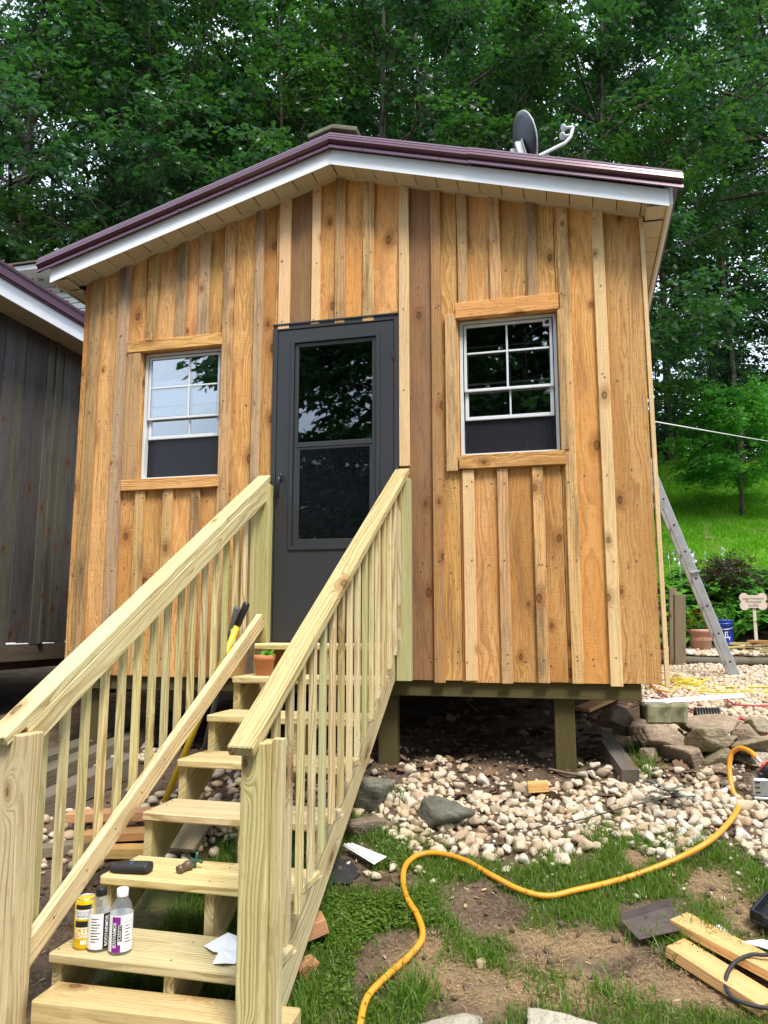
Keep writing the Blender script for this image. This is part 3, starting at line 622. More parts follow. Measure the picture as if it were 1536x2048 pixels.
# eaves: fascia, rake trim, soffit, roof
YF = -.2
def zfb(x): return 4.556-SL*abs(x-XC)                      # bottom of the fascia
EX0, EX1 = -3.525, .590
def rake(name, x0, x1, prof, mat, label=None, capends=True):
    """a profile in (y, height above fascia bottom) run along the slope"""
    xs = [x0, x1]; V = []; n = len(prof)
    for x in xs:
        for (y, h) in prof: V.append((x, y, zfb(x)+h))
    Fc = [(i, (i+1) % n, n+(i+1) % n, n+i) for i in range(n)]+[tuple(range(n))[::-1], tuple(range(n, 2*n))]
    o = link(name, mesh(name, V, Fc, M[mat]), cabin); return o
fp = [(YF, 0), (YF, .103), (YF+.02, .103), (YF+.02, .022), (YF+.004, .02), (YF+.004, .0)]
rake('fascia', EX0, XC-.001, fp, 'white_metal'); rake('fascia', XC+.001, EX1, fp, 'white_metal')
def ribbed(dy):
    q = [(-.022, .094), (-.034, .096), (-.030, .116), (-.006, .118), (-.050, .144), (-.046, .160), (-.034, .161), (-.034, .165), (-.043, .166), (-.038, .182), (-.026, .183), (-.026, .187), (-.035, .188), (-.028, .202), (-.022, .206), (-.010, .206), (.10, .207), (.10, .200), (-.012, .198), (-.012, .1)]
    return [(YF+a-dy, h+dy*.4) for a, h in q]
RX0, RX1 = EX0-.085, EX1+.075
xj = F(935, 310, -.25).x
rake('rake_trim', RX0, XC-.001, ribbed(0), 'plum'); rake('rake_trim', XC+.001, xj+.02, ribbed(.004), 'plum'); rake('rake_trim', xj, RX1, ribbed(.009), 'plum')
sc = MB()
for px, py in ((360, 500), (470, 452), (597, 370), (728, 300), (880, 320), (985, 333), (1095, 345), (1230, 357)):
    p = F(px, py, YF); x = p.x; sc.lathe([(.006, 0), (.005, .005), (.002, .007)], 6, Matrix.Translation((x, YF-.033, zfb(x)+.106)) @ Matrix.Rotation(math.pi/2, 4, 'X'))
tag(sc.build('trim_screw', M['plum'], cabin), kind='stuff')
YB = 5.25
rt = .205
V = []; Fc = []
def roofslab(x0, x1, name):
    V = [(x, y, zfb(x)+h) for x in (x0, x1) for y in (YF+.09, YB) for h in (rt-.035, rt-.006)]
    Fc = [(0, 1, 3, 2), (4, 6, 7, 5), (0, 4, 5, 1), (2, 3, 7, 6), (1, 5, 7, 3), (0, 2, 6, 4)]
    o = link(name, mesh(name, V, Fc, M['plum_roof']), cabin)
    for k in range(24):                                    # standing ribs
        yy = YF+.15+k*.229
        if yy > YB-.03: break
        ang = math.atan(SL)*(1 if x1 <= XC else -1); xm = (x0+x1)/2; L = abs(x1-x0)/math.cos(ang)
        b = MB(); b.cbox((L-.004, .03, .02), Matrix.Translation((xm, yy, zfb(xm)+rt+.004)) @ Matrix.Rotation(-ang, 4, 'Y'), .006); b.build('rib', M['plum_roof'], o)
    return o
roofslab(RX0+.01, XC-.001, 'roof_panel'); roofslab(XC+.001, RX1-.01, 'roof_panel')
for s_ in (-1, 1):
    ang = math.atan(SL)*s_
    b = MB(); b.cbox((.18, YB-YF, .034), Matrix.Translation((XC+s_*.083, (YB+YF)/2+.03, zfb(XC)+rt+.062)) @ Matrix.Rotation(ang, 4, 'Y'), .006); b.build('ridge_cap', M['olive'], cabin)
# soffit under the rakes: vinyl panels with joints
def soffit_run(x0, x1, n):
    ang = math.atan(SL)*(1 if x0 >= XC else -1)
    for k in range(n):
        a = x0+(x1-x0)*k/n; c = x0+(x1-x0)*(k+1)/n; xm = (a+c)/2; L = (c-a)/math.cos(ang)
        b = MB(); b.cbox((L-.005, .176, .008), Matrix.Identity(4), .0035)
        o = b.build('soffit_panel', M['soffit_vent' if k % 3 == 1 else 'soffit'], cabin, M=Matrix.Translation((xm, YF+.112, zfb(xm)+.0235)) @ Matrix.Rotation(ang, 4, 'Y'))
soffit_run(EX0+.01, XC-.002, 15); soffit_run(XC+.002, EX1-.01, 15)
def chan(x0, x1):
    rake('channel_trim', x0, x1, [(-.030, -.105), (-.030, -.082), (-.012, -.080), (-.012, -.105)], 'soffit')
# J-channel where siding meets soffit
for x0, x1 in ((XL-.02, XC-.001), (XC+.001, XR+.0)):
    V = [(x, y, zfb(x)+h) for x in (x0, x1) for (y, h) in ((-.036, .012), (-.036, .030), (-.001, .030), (-.001, .012))]
    n = 4; Fc = [(i, (i+1) % n, n+(i+1) % n, n+i) for i in range(n)]+[(3, 2, 1, 0), (4, 5, 6, 7)]
    link('channel_trim', mesh('channel_trim', V, Fc, M['soffit']), cabin)
# side eaves: soffit panels, fascia, gutter edge
for s_, xe, xw in ((-1, EX0, XL), (1, EX1, XR)):
    zb = zfb(xe)
    for k in range(26):
        b = MB(); b.cbox((abs(xe-xw)-.03, .195, .008), Matrix.Identity(4), .003)
        b.build('soffit_panel', M['soffit_vent' if k % 2 else 'soffit'], cabin, M=Matrix.Translation(((xe+xw)/2-.002*s_, -.02+.2*k+.1, zb+.012)))
    b = MB(); b.box((xe-s_*.0, YF+.022, zb), (xe-s_*.014, YB-.03, zb+.17)); b.build('fascia', M['soffit'], cabin)
    b = MB(); b.box((xe+s_*.004, YF+.022, zb+.02), (xe+s_*.022, YB-.03, zb+.17)); b.build('eave_trim', M['white_metal'], cabin)
    b = MB(); b.box((xw+s_*.026, -.03, zb-.004), (xw+s_*.046, 4.95, zb+.007)); b.build('channel_trim', M['soffit'], cabin)
    # fill of the boxed return behind the rake fascia
    b = MB(); b.box((xe-s_*.016, YF+.024, zb+.018), (xw+s_*.03, -.025, zb+.024)); b.build('eave_return', M['soffit'], cabin)

# ------------------------------------------------------------------ dark barn-board cabin on the left
NW, NE, NZ = -4.57, -4.30, 4.15
nb = thing('cabin', 'old cabin at the left with dark weathered boards, white fascia and plum roof edge', 'cabin', (NW, .8, 1.0))
yy = -1.4; k = 0
while yy < 4.4:
    w = random.uniform(.105, .15)
    plank('board', nb, (NW-.012+.006*(k % 2), yy+w/2, 1.435+random.uniform(-.012, .012)), (NW-.012+.006*(k % 2), yy+w/2, NZ+.03), w-.004, .022, M['barn'], face=(1, 0, 0), bev=.003)
    if k % 9 == 4: plank('batten', nb, (NW+.016, yy, 1.43), (NW+.016, yy, NZ+.01), .045, .02, M['barn'], face=(1, 0, 0), bev=.003)
    yy += w; k += 1
b = MB(); b.box((NW-4, -1.4, 1.45), (NW-.03, 4.4, 4.2)); b.build('wall_core', M['dark_inside'], nb)
plank('beam', nb, (NW-.02, -1.4, 1.36), (NW-.02, 4.4, 1.36), .14, .04, M['tie'], face=(1, 0, 0))
plank('beam', nb, (NW-.35, -1.4, 1.29), (NW-.35, 4.4, 1.29), .18, .06, M['tie'], face=(1, 0, 0))
for y in (-1.2, .62, 2.4, 4.2): plank('post', nb, (NW-.2, y, gzf(NW, y)-.2), (NW-.2, y, 1.3), .1, .1, M['tie'])
b = MB(); b.box((NE-.02, -1.6, NZ), (NE, 4.6, NZ+.135)); b.build('fascia', M['white_metal'], nb)
yy = -1.6
while yy < 4.5:
    b = MB(); b.cbox((NE-NW-.03, .148, .008), Matrix.Translation(((NE+NW)/2-.01, yy+.075, NZ+.016)), .003); b.build('soffit_panel', M['soffit'], nb); yy += .153
b = MB(); b.cbox((.05, 6.3, .085), Matrix.Translation((NE+.012, 1.5, NZ+.180)), .012); b.build('drip_edge', M['plum'], nb)
V = [(NE+.05, -1.62, NZ+.225), (NE+.05, 4.62, NZ+.225), (NE-2.2, 4.62, NZ+.225+.6), (NE-2.2, -1.62, NZ+.225+.6)]
V += [(a, c, e+.02) for a, c, e in V]
rf = link('roof', mesh('roof', V, [(3, 2, 1, 0), (4, 5, 6, 7), (0, 1, 5, 4), (1, 2, 6, 5), (2, 3, 7, 6), (3, 0, 4, 7)], M['plum_roof']), nb)
for k in range(27):
    y = -1.55+k*.229; b = MB(); b.cbox((2.3, .035, .022), Matrix.Translation((NE-1.07, y, NZ+.551)) @ Matrix.Rotation(math.atan(.6/2.25), 4, 'Y'), .008); b.build('rib', M['plum_roof'], rf)

# ------------------------------------------------------------------ white sided house glimpsed between the two roofs
wh = thing('house', 'house with white lap siding seen between the two plum roof edges', 'house', (-8.0, 6.6, .95))
y1 = 6.6; zt = F(40, 563, y1).z
z = .95; k = 0
while z < zt-.02:
    h = min(.118, zt-z); b = MB(); b.cbox((6.0, .018, h-.010), Matrix.Translation((-8.4, y1-.004, z+h/2)) @ Matrix.Rotation(math.radians(-5), 4, 'X'), .002); b.build('siding_course', M['vinyl'], wh); z += h
b = MB(); b.box((-11.4, y1+.012, .95), (-5.41, 8.3, zt)); b.build('wall_core', M['tie'], wh)
ys = 6.05; zf = F(50, 540, ys).z
b = MB(); b.box((-11.5, ys, zf), (-5.2, ys+.02, zf+.09)); b.build('fascia', M['vinyl'], wh)
x = -11.4
while x < -5.3:
    b = MB(); b.box((x, ys+.02, zf-.004), (x+.195, y1-.01, zf+.006), .002); b.build('soffit_panel', M['vinyl'], wh); x += .2
V = [(-11.6, ys-.05, zf+.10), (-5.1, ys-.05, zf+.10), (-5.1, 8.4, zf+.6), (-11.6, 8.4, zf+.6)]; V += [(a, c, e+.03) for a, c, e in V]
link('roof', mesh('roof', V, [(3, 2, 1, 0), (4, 5, 6, 7), (0, 1, 5, 4), (1, 2, 6, 5), (2, 3, 7, 6), (3, 0, 4, 7)], M['tie']), wh)

# ------------------------------------------------------------------ stairs of fresh treated pine
YN, ZN, RUN, RISE = -.242, 1.484, .294, .176               # front edge of the top tread
SS = RISE/RUN
def nose(y): return ZN+SS*(y-YN)
st = thing('staircase', 'new wooden staircase of pale treated pine with two handrails leading up to the door', 'staircase', (-1.45, -2.3, .03))
TH = .036
def stringer(x0, x1):
    P = [(.0-.004, ZN-TH)]
    for k in range(8):
        yf = YN-RUN*k+.032; zt = ZN-RISE*k-TH
        P += [(yf, zt), (yf, zt-RISE)]
    P[-1] = (P[-2][0], max(.02, gzf(x0, P[-2][0])-.05))
    lo = lambda y: nose(y)-.315
    P += [(-2.02, P[-1][1]), (-1.95, lo(-1.95)), (-.004, lo(-.004))]
    b = MB(); n = len(P); Mx = Matrix(((0, 0, 1, x0), (1, 0, 0, 0), (0, 1, 0, 0), (0, 0, 0, 1)))
    # own frame runs along the slope so that the grain does too
    a = math.atan(SS); Rl = Matrix.Rotation(-(math.pi/2-a), 4, 'X'); base = Matrix.Translation((x0, -1.1, nose(-1.1)-.15)) @ Matrix.Rotation(-(math.pi/2-a), 4, 'X')
    inv = base.inverted(); V = [inv @ Vector((x, y, z)) for x in (x0, x1) for (y, z) in P]
    Fc = [tuple(range(n)), tuple(range(n, 2*n))[::-1]]+[(i, n+i, n+(i+1) % n, (i+1) % n) for i in range(n)]
    link('stringer', mesh('stringer', V, Fc, M['treated']), st, base)
for x in (-1.898, -1.449, -1.103): stringer(x, x+.038)
for k in range(8):
    y = YN-RUN*k; z = ZN-RISE*k
    if k == 7: break
    plank('tread', st, (-1.897, y+.142, z-TH/2), (-1.062, y+.142, z-TH/2), .283, TH, M['treated'], face=(0, 0, 1), bev=.006)
plank('tread', st, (-2.10, -2.37, .075), (-1.20, -2.37, .075), .26, TH, M['treated'], face=(0, 0, 1), bev=.006)
cap = lambda y: 2.562+.598*y
sk = lambda y: .012*y                                      # the flight is not quite square to the wall
NB = -2.11                                                 # newels stand here
for side, xc, xin, xo in ((-1, -1.9505, -1.921, -1.960), (1, -1.031, -1.059, -1.020)):
    y0, y1 = -.004, -2.25
    plank('handrail', st, (xc, y0, cap(y0)-.019), (xc+sk(y1), y1, cap(y1)-.019), .090, .038, M['treated'], face=(0, -.5, .86), bev=.004, cut0=(0, 0))
    o = plank('sub_rail', st, (xin, -.006, cap(-.006)-.092), (xin+sk(NB-.02), NB-.02, cap(NB-.02)-.092), .088, .037, M['treated'], face=(-side, 0, 0), bev=.003)
    nx = -1.948 if side < 0 else -1.028
    plank('newel', st, (nx, NB-.05, gzf(nx, NB)-.15), (nx, NB-.05, cap(NB-.05)-(.055 if side < 0 else .05)), (.112 if side < 0 else .094), (.112 if side < 0 else .094), M['treated'], bev=.004)
    # post at the wall
    px_ = -1.925 if side < 0 else -1.0125
    plank('wall_post', st, (px_, -.052, 1.266 if side > 0 else 1.30), (px_, -.052, cap(-.05)-.05), .088, .055, M['treated_green'], bev=.003, cut1=(0, 0))
    nbal = 17
    for k in range(nbal):
        y = -.135-k*.1235
        zb = nose(y)-.02-(.03 if side < 0 else .03)*random.random(); zt = cap(y)-.055
        plank('baluster', st, (xo+sk(y), y, zb), (xo+sk(y), y+random.uniform(-.004, .004), zt), .034, .024 if side > 0 else .028, M['treated_green' if random.random() < .18 else 'treated'], face=(1, 0, 0) if side > 0 else (-1, 0, 0), bev=.003, cut0=(.75*(1 if side > 0 else -1)*random.choice((1, 1, .7)), 0), cut1=(0, 0))
plank('baluster', st, (-.962, NB-.05, .05), (-.962, NB-.05, cap(NB-.05)-.04), .036, .036, M['treated'])
# lower rail on the left inside
bl = lambda y: nose(y)+.035
plank('lower_rail', st, (-1.917, -.10, bl(-.10)+.02), (-1.917+sk(-2.2), -2.20, bl(-2.20)+.02), .088, .037, M['treated'], face=(1, 0, 0), bev=.003)
sw = MB(); rs_ = random.Random(8)                          # screw heads
for k in range(7):
    for xx in (-1.879, -1.43, -1.084):
        for dy in (.045, .22): sw.lathe([(.0048, 0), (.0042, .0012)], 7, Matrix.Translation((xx+rs_.uniform(-.006, .006), YN-RUN*k+dy+rs_.uniform(-.01, .01), ZN-RISE*k)))
for k in range(12):
    y = -.1-k*.185
    for xc in (-1.9505, -1.031): sw.lathe([(.0045, 0), (.004, .0015)], 7, Matrix.Translation((xc+sk(y)+rs_.uniform(-.015, .015), y, cap(y)+.0005)) @ Matrix.Rotation(math.atan(.598), 4, 'X'))
    sw.lathe([(.0045, 0), (.004, .0015)], 7, Matrix.Translation((-1.898+sk(y), y, bl(y)+.03)) @ Matrix.Rotation(math.pi/2, 4, 'Y'))
    sw.lathe([(.0045, 0), (.004, .0015)], 7, Matrix.Translation((-1.002+sk(y), y, nose(y)+.05)) @ Matrix.Rotation(math.pi/2, 4, 'Y'))
tag(sw.build('screw', M['nail'], st), kind='stuff')
lt = lettering('stamp', 'NO.1', .018, M['brown_ink'], st, Matrix.Translation((-1.056, -2.215, cap(-2.215)+.0012)) @ Matrix.Rotation(math.atan(.598), 4, 'X'), .035)
# ------------------------------------------------------------------ stones
def ico(sub):
    t = (1+5**.5)/2; V = [(-1, t, 0), (1, t, 0), (-1, -t, 0), (1, -t, 0), (0, -1, t), (0, 1, t), (0, -1, -t), (0, 1, -t), (t, 0, -1), (t, 0, 1), (-t, 0, -1), (-t, 0, 1)]
    Fc = [(0, 11, 5), (0, 5, 1), (0, 1, 7), (0, 7, 10), (0, 10, 11), (1, 5, 9), (5, 11, 4), (11, 10, 2), (10, 7, 6), (7, 1, 8), (3, 9, 4), (3, 4, 2), (3, 2, 6), (3, 6, 8), (3, 8, 9), (4, 9, 5), (2, 4, 11), (6, 2, 10), (8, 6, 7), (9, 8, 1)]
    V = [np.array(v)/np.linalg.norm(v) for v in V]
    for _ in range(sub):
        mid = {}; nf = []
        def m(a, b):
            k = (min(a, b), max(a, b))
            if k not in mid: v = V[a]+V[b]; V.append(v/np.linalg.norm(v)); mid[k] = len(V)-1
            return mid[k]
        for a, b, c in Fc:
            x, y, z = m(a, b), m(b, c), m(c, a); nf += [(a, x, z), (b, y, x), (c, z, y), (x, y, z)]
        Fc = nf
    return np.array(V), np.array(Fc, np.int32)
IV1, IF1 = ico(1); IV2, IF2 = ico(2); IV3, IF3 = ico(3); IV4, IF4 = ico(4)
def rockshape(seed, n=13, soft=26., V=None, flat=.8, rough=.05):
    r = np.random.RandomState(seed); N = r.normal(size=(n, 3)); N /= np.linalg.norm(N, axis=1)[:, None]; D = r.uniform(.62, 1.0, n)
    N = np.vstack([N, [[0, 0, 1], [0, 0, -1]]]); D = np.append(D, [flat, .8])
    V = IV4 if V is None else V
    q = np.maximum(V@N.T, 1e-3)/D; rad = 1/np.power((q**soft).sum(1), 1/soft)
    P = V*rad[:, None]
    P *= (1+rough*(vn(P[:, 0]*3+P[:, 2]*2, P[:, 1]*3-P[:, 2], 2.3, seed)-.5)+rough*.6*(vn(P[:, 0]+P[:, 2]*3, P[:, 1]-P[:, 2]*2, 7., seed)-.5))[:, None]
    P -= (P.max(0)+P.min(0))/2; P /= (P.max(0)-P.min(0)); return P
def rockobj(name, size, seed, mat, parent=None, loc=(0, 0, 0), rot=(0, 0, 0), **k):
    P = rockshape(seed, **k)*np.array(size)
    me = mesh(name, P, IF4, M[mat], True); return link(name, me, parent, Matrix.Translation(loc) @ Euler(rot).to_matrix().to_4x4())
def mpp(p): return (Vector(p)-CAM_POS).dot(_f)/1538        # metres per photograph pixel at p
def pxrock(name, x0, x1, y0, y1, y, seed, mat, parent=None, depth=None, **k):
    """a stone whose outline covers the given box of the photograph, standing at distance y"""
    c = F((x0+x1)/2, (y0+y1)/2, y); s = mpp(c); w = (x1-x0)*s*1.04; h = (y1-y0)*s*1.08
    return rockobj(name, (w, depth or max(.8*w, h), h), seed, mat, parent, c, **k)
wall = thing('stone_wall', 'low dry stone wall of mossy fieldstones holding back the upper gravel terrace', 'stone wall', (1.0, .4, .8))
for i, (x0, x1, y0, y1, y, mt) in enumerate(((1200, 1270, 1416, 1454, .62, 'rock_brown'), (1258, 1303, 1440, 1463, .52, 'rock_brown'), (1262, 1366, 1450, 1497, .48, 'rock_brown'), (1352, 1455, 1453, 1500, .44, 'rock_moss'),
      (1308, 1410, 1494, 1554, .36, 'rock_brown'), (1278, 1320, 1496, 1524, .38, 'rock_brown'), (1390, 1462, 1495, 1528, .38, 'rock_moss'), (1400, 1462, 1519, 1541, .36, 'rock_brown'), (1396, 1458, 1534, 1558, .30, 'rock_brown'),
      (1355, 1474, 1431, 1468, .60, 'rock_brown'), (1468, 1524, 1450, 1477, .56, 'rock_brown'), (1464, 1514, 1467, 1487, .48, 'rock_brown'), (1464, 1545, 1475, 1509, .46, 'rock_moss'), (1442, 1477, 1472, 1498, .42, 'rock_brown'),
      (1490, 1545, 1437, 1472, .66, 'rock_moss'), (1505, 1550, 1506, 1535, .40, 'rock_pale'), (1300, 1345, 1470, 1500, .55, 'rock_brown'), (1455, 1500, 1500, 1530, .50, 'rock_brown'), (1225, 1262, 1446, 1470, .60, 'rock_grey'), (1262, 1312, 1522, 1556, .42, 'rock_brown'), (1500, 1550, 1530, 1565, .38, 'rock_brown'), (1392, 1425, 1561, 1584, .16, 'rock_pale'), (1474, 1499, 1560, 1590, .15, 'rock_pale'))):
    o = pxrock('stone', x0, x1, y0, y1, y, 20+i, mt, wall, rot=(random.uniform(-.1, .1), random.uniform(-.08, .08), random.uniform(-.2, .2)), n=11)
tag(pxrock('boulder', 703, 795, 1562, 1646, -.42, 65, 'rock_grey', rot=(.1, .2, .7), depth=.26, n=6, soft=60., rough=.09), 'dark angular boulder standing beside the stringer of the wooden stairs', 'boulder')
tag(pxrock('boulder', 690, 785, 1636, 1700, -.62, 64, 'rock_brown', depth=.3), 'low rounded brownish boulder under the dark angular one', 'boulder')
tag(pxrock('flat_rock', 822, 950, 1610, 1672, -.50, 72, 'rock_grey', rot=(.25, -.05, .15), depth=.24, flat=.5, n=7, soft=50., rough=.1), 'flat grey rock sunk in the pale gravel at the grass edge', 'rock')
def sunk(name, px, py, w, d, h, seed, mat, lab, cat):
    p = G(px, py); return tag(rockobj(name, (w, d, h), seed, mat, None, (p.x, p.y, p.z+h*.12), (.28, 0, random.uniform(-.3, .3))), lab, cat)
sunk('flagstone', 868, 2092, .33, .20, .11, 81, 'rock_pale', 'pale flagstone in the dirt at the lower edge, nearest to the hose end', 'flagstone')
sunk('flagstone', 1130, 2100, .28, .20, .11, 82, 'rock_pale', 'pale flagstone in the dirt at the lower edge, farther right in bare soil', 'flagstone')

# pebbles: one bed below the cabin, one on the terrace
PEB = []
for k in range(10):
    r = np.random.RandomState(200+k); P = rockshape(300+k, n=11, soft=13., V=IV2, flat=.85, rough=.16)*np.array([r.uniform(.85, 1.25), r.uniform(.75, 1.), r.uniform(.55, .8)]); PEB.append(P)
pebme = [mesh('stone', P, IF2, M['pebble'], True) for P in PEB]
PEB1 = []
for k in range(8): PEB1.append(rockshape(300+k, n=10, soft=10., V=IV1, flat=.85, rough=.14)*np.array([1.1, .9, .68]))
def scatter(n, region, sizes, seed, layers=.02):
    r = np.random.RandomState(seed); out = []
    cell = {}; tries = 0
    (x0, x1, y0, y1) = region['box']
    while len(out) < n and tries < n*14:
        tries += 1; x = r.uniform(x0, x1); y = r.uniform(y0, y1); d = region['f'](x, y)
        if r.rand() > d: continue
        s = r.choice(sizes)*r.uniform(.8, 1.25); k = (int(x/.05), int(y/.05)); c = 0; rad = .62 if r.rand() < region.get('pile', .25) else .80
        ok = True
        for i in (-1, 0, 1):
            for j in (-1, 0, 1):
                for (a, b, t) in cell.get((k[0]+i, k[1]+j), ()):
                    if (a-x)**2+(b-y)**2 < (rad*(s+t)/2)**2: ok = False
        if not ok: continue
        cell.setdefault(k, []).append((x, y, s)); out.append((x, y, s))
    return out
def joined(name, items, shapes, faces, mat, parent, seed, sink=.12):
    r = np.random.RandomState(seed); VV = []; FF = []; n = 0
    for (x, y, s) in items:
        P = shapes[r.randint(len(shapes))]*s; a = r.uniform(0, 6.28); t = r.uniform(-.5, .5); u = r.uniform(-.4, .4)
        R = np.array(Euler((t, u, a)).to_matrix()); P = P@R.T+np.array([x, y, gzf(x, y)+s*(.5*.68-sink)+r.uniform(-.004, .010)])
        VV.append(P); FF.append(faces+n); n += len(P)
    o = link(name, mesh(name, np.concatenate(VV), np.concatenate(FF), M[mat], True), parent); return tag(o, kind='stuff')
def bedsheet(name, x0, x1, y0, y1, st, keep):
    xs = np.arange(x0, x1, st); ys = np.arange(y0, y1, st); V = []; Fc = []; ids = {}
    def vid(i, j):
        if (i, j) not in ids: ids[i, j] = len(V); V.append((xs[i], ys[j], gzf(xs[i], ys[j])+.014))
        return ids[i, j]
    for i in range(len(xs)-1):
        for j in range(len(ys)-1):
            if keep(xs[i]+st/2, ys[j]+st/2): Fc.append((vid(i, j), vid(i+1, j), vid(i+1, j+1), vid(i, j+1)))
    return tag(link(name, mesh(name, V, Fc, M['ground'], True)), kind='structure')
def f_front(x, y):
    lo = -.60+.10*math.sin(4*x+.6)+.10*(float(vn(np.array([x]), np.array([y]), 4, 9)[0])-.5)+.06*math.sin(11*x)
    hi = -.15+.07*math.sin(5*x)+.05*math.sin(13*x)+(0 if x < .2 else .10)
    if x > .55: lo -= .10*(x-.55)*2
    d = 1.0 if lo < y < hi else (.16 if lo-.10 < y < hi else (.07 if hi <= y < hi+.20 else 0))
    if d == 1. and float(vn(np.array([x]), np.array([y]), 5, 21)[0]) > .78: d = .25
    if x < -1.0: d *= .28
    if abs(x-.60) < .10 and y < -.35: d *= .1                # the grassy gap
    if -.62 < x+.0 < -.28 and -.60 < y < -.38: d *= .15
    return d
front = scatter(2300, dict(box=(-1.9, 1.75, -.95, .34), f=f_front, pile=.42), (.036, .043, .050, .056, .064), 11)
front.sort(key=lambda q: -q[2]/((q[0]**2+(q[1]+4.593)**2)**.5))
bed = bedsheet('gravel_bed', -1.2, 1.8, -.78, .3, .06, lambda x, y: f_front(x, y) > .9)
rr = np.random.RandomState(5)
vis = [q for q in front if -1.05 < q[0] < .33*(q[1]+4.593)*.93][:300]; vs = set(vis)
for (x, y, s) in vis:
    o = link('stone', pebme[rr.randint(10)], bed, Matrix.Translation((x, y, gzf(x, y)+s*.23+rr.uniform(0, .010))) @ Euler((rr.uniform(-.5, .5), rr.uniform(-.4, .4), rr.uniform(0, 6.28))).to_matrix().to_4x4() @ Matrix.Scale(s*1.08, 4))
joined('stone_heap', [q for q in front if q not in vs], [P*1.08 for P in PEB], IF2, 'pebbles', bed, 6)
def f_ter(x, y):
    if x < .50 or y < .60: return 0.
    return 1.0
ter = scatter(5500, dict(box=(.5, 2.6, .6, 6.2), f=lambda x, y: f_ter(x, y)*(1 if x < .335*(y+4.8) else 0), pile=.3), (.045, .052, .06), 12)
bed2 = bedsheet('terrace_gravel', .5, 4.0, .6, 6.15, .15, lambda x, y: f_ter(x, y) > 0)
joined('stone_heap', ter, PEB1, IF1, 'pebbles', bed2, 8)
up = scatter(900, dict(box=(1.2, 4.2, 6.55, 7.5), f=lambda x, y: 1 if x < .335*(y+4.8) else 0), (.06, .07, .085), 13)
bed3 = bedsheet('planting_bed', 1.0, 5.2, 6.5, 9.6, .25, lambda x, y: True)
joined('stone_heap', up, PEB1, IF1, 'pebbles', bed3, 9)
grit = scatter(2600, dict(box=(-1.6, 1.75, -.95, .5), f=lambda x, y: min(1., f_front(x, y)+.15), pile=.9), (.010, .013, .017, .022), 15)
joined('grit', grit, PEB1, IF1, 'pebbles', bed, 16, .2)
lf = scatter(260, dict(box=(-3.4, -1.6, -1.1, .3), f=lambda x, y: .5*(vn(np.array([x]), np.array([y]), 3, 4)[0] > .55)), (.04, .05, .06), 14)
joined('stone_heap', lf, PEB1, IF1, 'pebbles', bed, 10)
# loose stones in the grass
for px, py, d, lab in ((752, 1745, 24, 'round white stone on the mud, just right of the white metal offcut'), (785, 1728, 22, 'brownish white stone lying inside the top bend of the orange hose'), (868, 1762, 18, 'white stone in the grass under the crest of the orange hose'), (680, 1822, 22, 'white stone in grass beside the stair stringer, below the mud patch'),
                       (1013, 1737, 20, 'pale stone alone in the grass right of the hose crest'), (962, 1921, 23, 'white round stone on the grass edge of the bare dirt patch'), (1092, 1690, 20, 'tan stone on soil just below the gravel bed'), (1112, 1684, 15, 'small white stone beside a yellow leaf below the gravel'), (978, 1712, 26, 'large pale stone at the lower fringe of the gravel bed'), (838, 1735, 15, 'small white stone in grass just inside the hose loop'), (1495, 1690, 26, 'pale stone by the grass below the saw block at the right edge'), (735, 1745, 18, 'brown stone leaning on the round white one in the mud')):
    p = G(px, py+d*.4); s = d*mpp(p)*1.1; tag(link('loose_stone', pebme[rr.randint(10)], None, Matrix.Translation((p.x, p.y, p.z+s*.22)) @ Matrix.Rotation(rr.uniform(0, 6), 4, 'Z') @ Matrix.Scale(s, 4)), lab, 'stone', 'loose stones around the grass')

# ------------------------------------------------------------------ timbers and blocks
def lay(name, a, b, w, t, mat, lab, cat, lift=.0, parent=None, face=(0, 0, 1), group=None, **k):
    a = G(*a) if len(a) == 2 else Vector(a); b = G(*b) if len(b) == 2 else Vector(b)
    a = a+Vector((0, 0, t/2+lift)); b = b+Vector((0, 0, t/2+lift))
    return tag(plank(name, parent, a, b, w, t, M[mat], face=face, **k), lab, cat, group)
def yd(p, dy, dx=0): q = G(*p); return (q.x+dx, q.y+dy, gzf(q.x+dx, q.y+dy))
lay('timber_step', (70, 2012), (600, 2030), .09, .10, 'timber', 'knotty square timber lying across the foot of the stairs as first step', 'timber', bev=.006)
bs = bpy.data.objects['timber_step']; bs.matrix_basis = Matrix.Identity(4)
a = F(78, 2000, -2.06); b_ = F(600, 2035, -2.03); a.z = b_.z = (a.z+b_.z)/2-.035; a.x += .02; b_.x -= .02
zz = (b_-a).normalized(); yv = Vector((0, 0, -1)); xv = yv.cross(zz)
bs.matrix_basis = Matrix.Translation((a+b_)/2) @ Matrix((xv, yv, zz)).transposed().to_4x4()
bs.data = mesh('timber_step', *cbox((.15, .10, (b_-a).length), .006), M['timber'])
lay('timber_block', (1262, 1576), yd((1262, 1576), .52, -.10), .095, .10, 'tie', 'grey weathered timber block lying beside the mossy stone wall', 'timber')
q = G(1075, 1596); lay('wood_block', (q.x-.05, q.y, q.z), (q.x+.06, q.y+.01, q.z+.01), .07, .05, 'scrap', 'small fresh wood offcut sitting on the gravel', 'offcut', .03)
lay('weathered_board', (358, 1730), (412, 1655), .15, .02, 'post_old', 'brown weathered board lying under the stair treads', 'board', .06)
lay('scrap_board', (136, 1668), (305, 1664), .12, .045, 'scrap_red', 'topmost orange scrap board left of the stairs with a chamfered end', 'board', .07, group='scrap boards left of the stairs')
lay('scrap_board', (165, 1690), (310, 1683), .14, .04, 'scrap_red', 'flat reddish scrap board lying under the topmost one left of the stairs', 'board', .025, group='scrap boards left of the stairs')
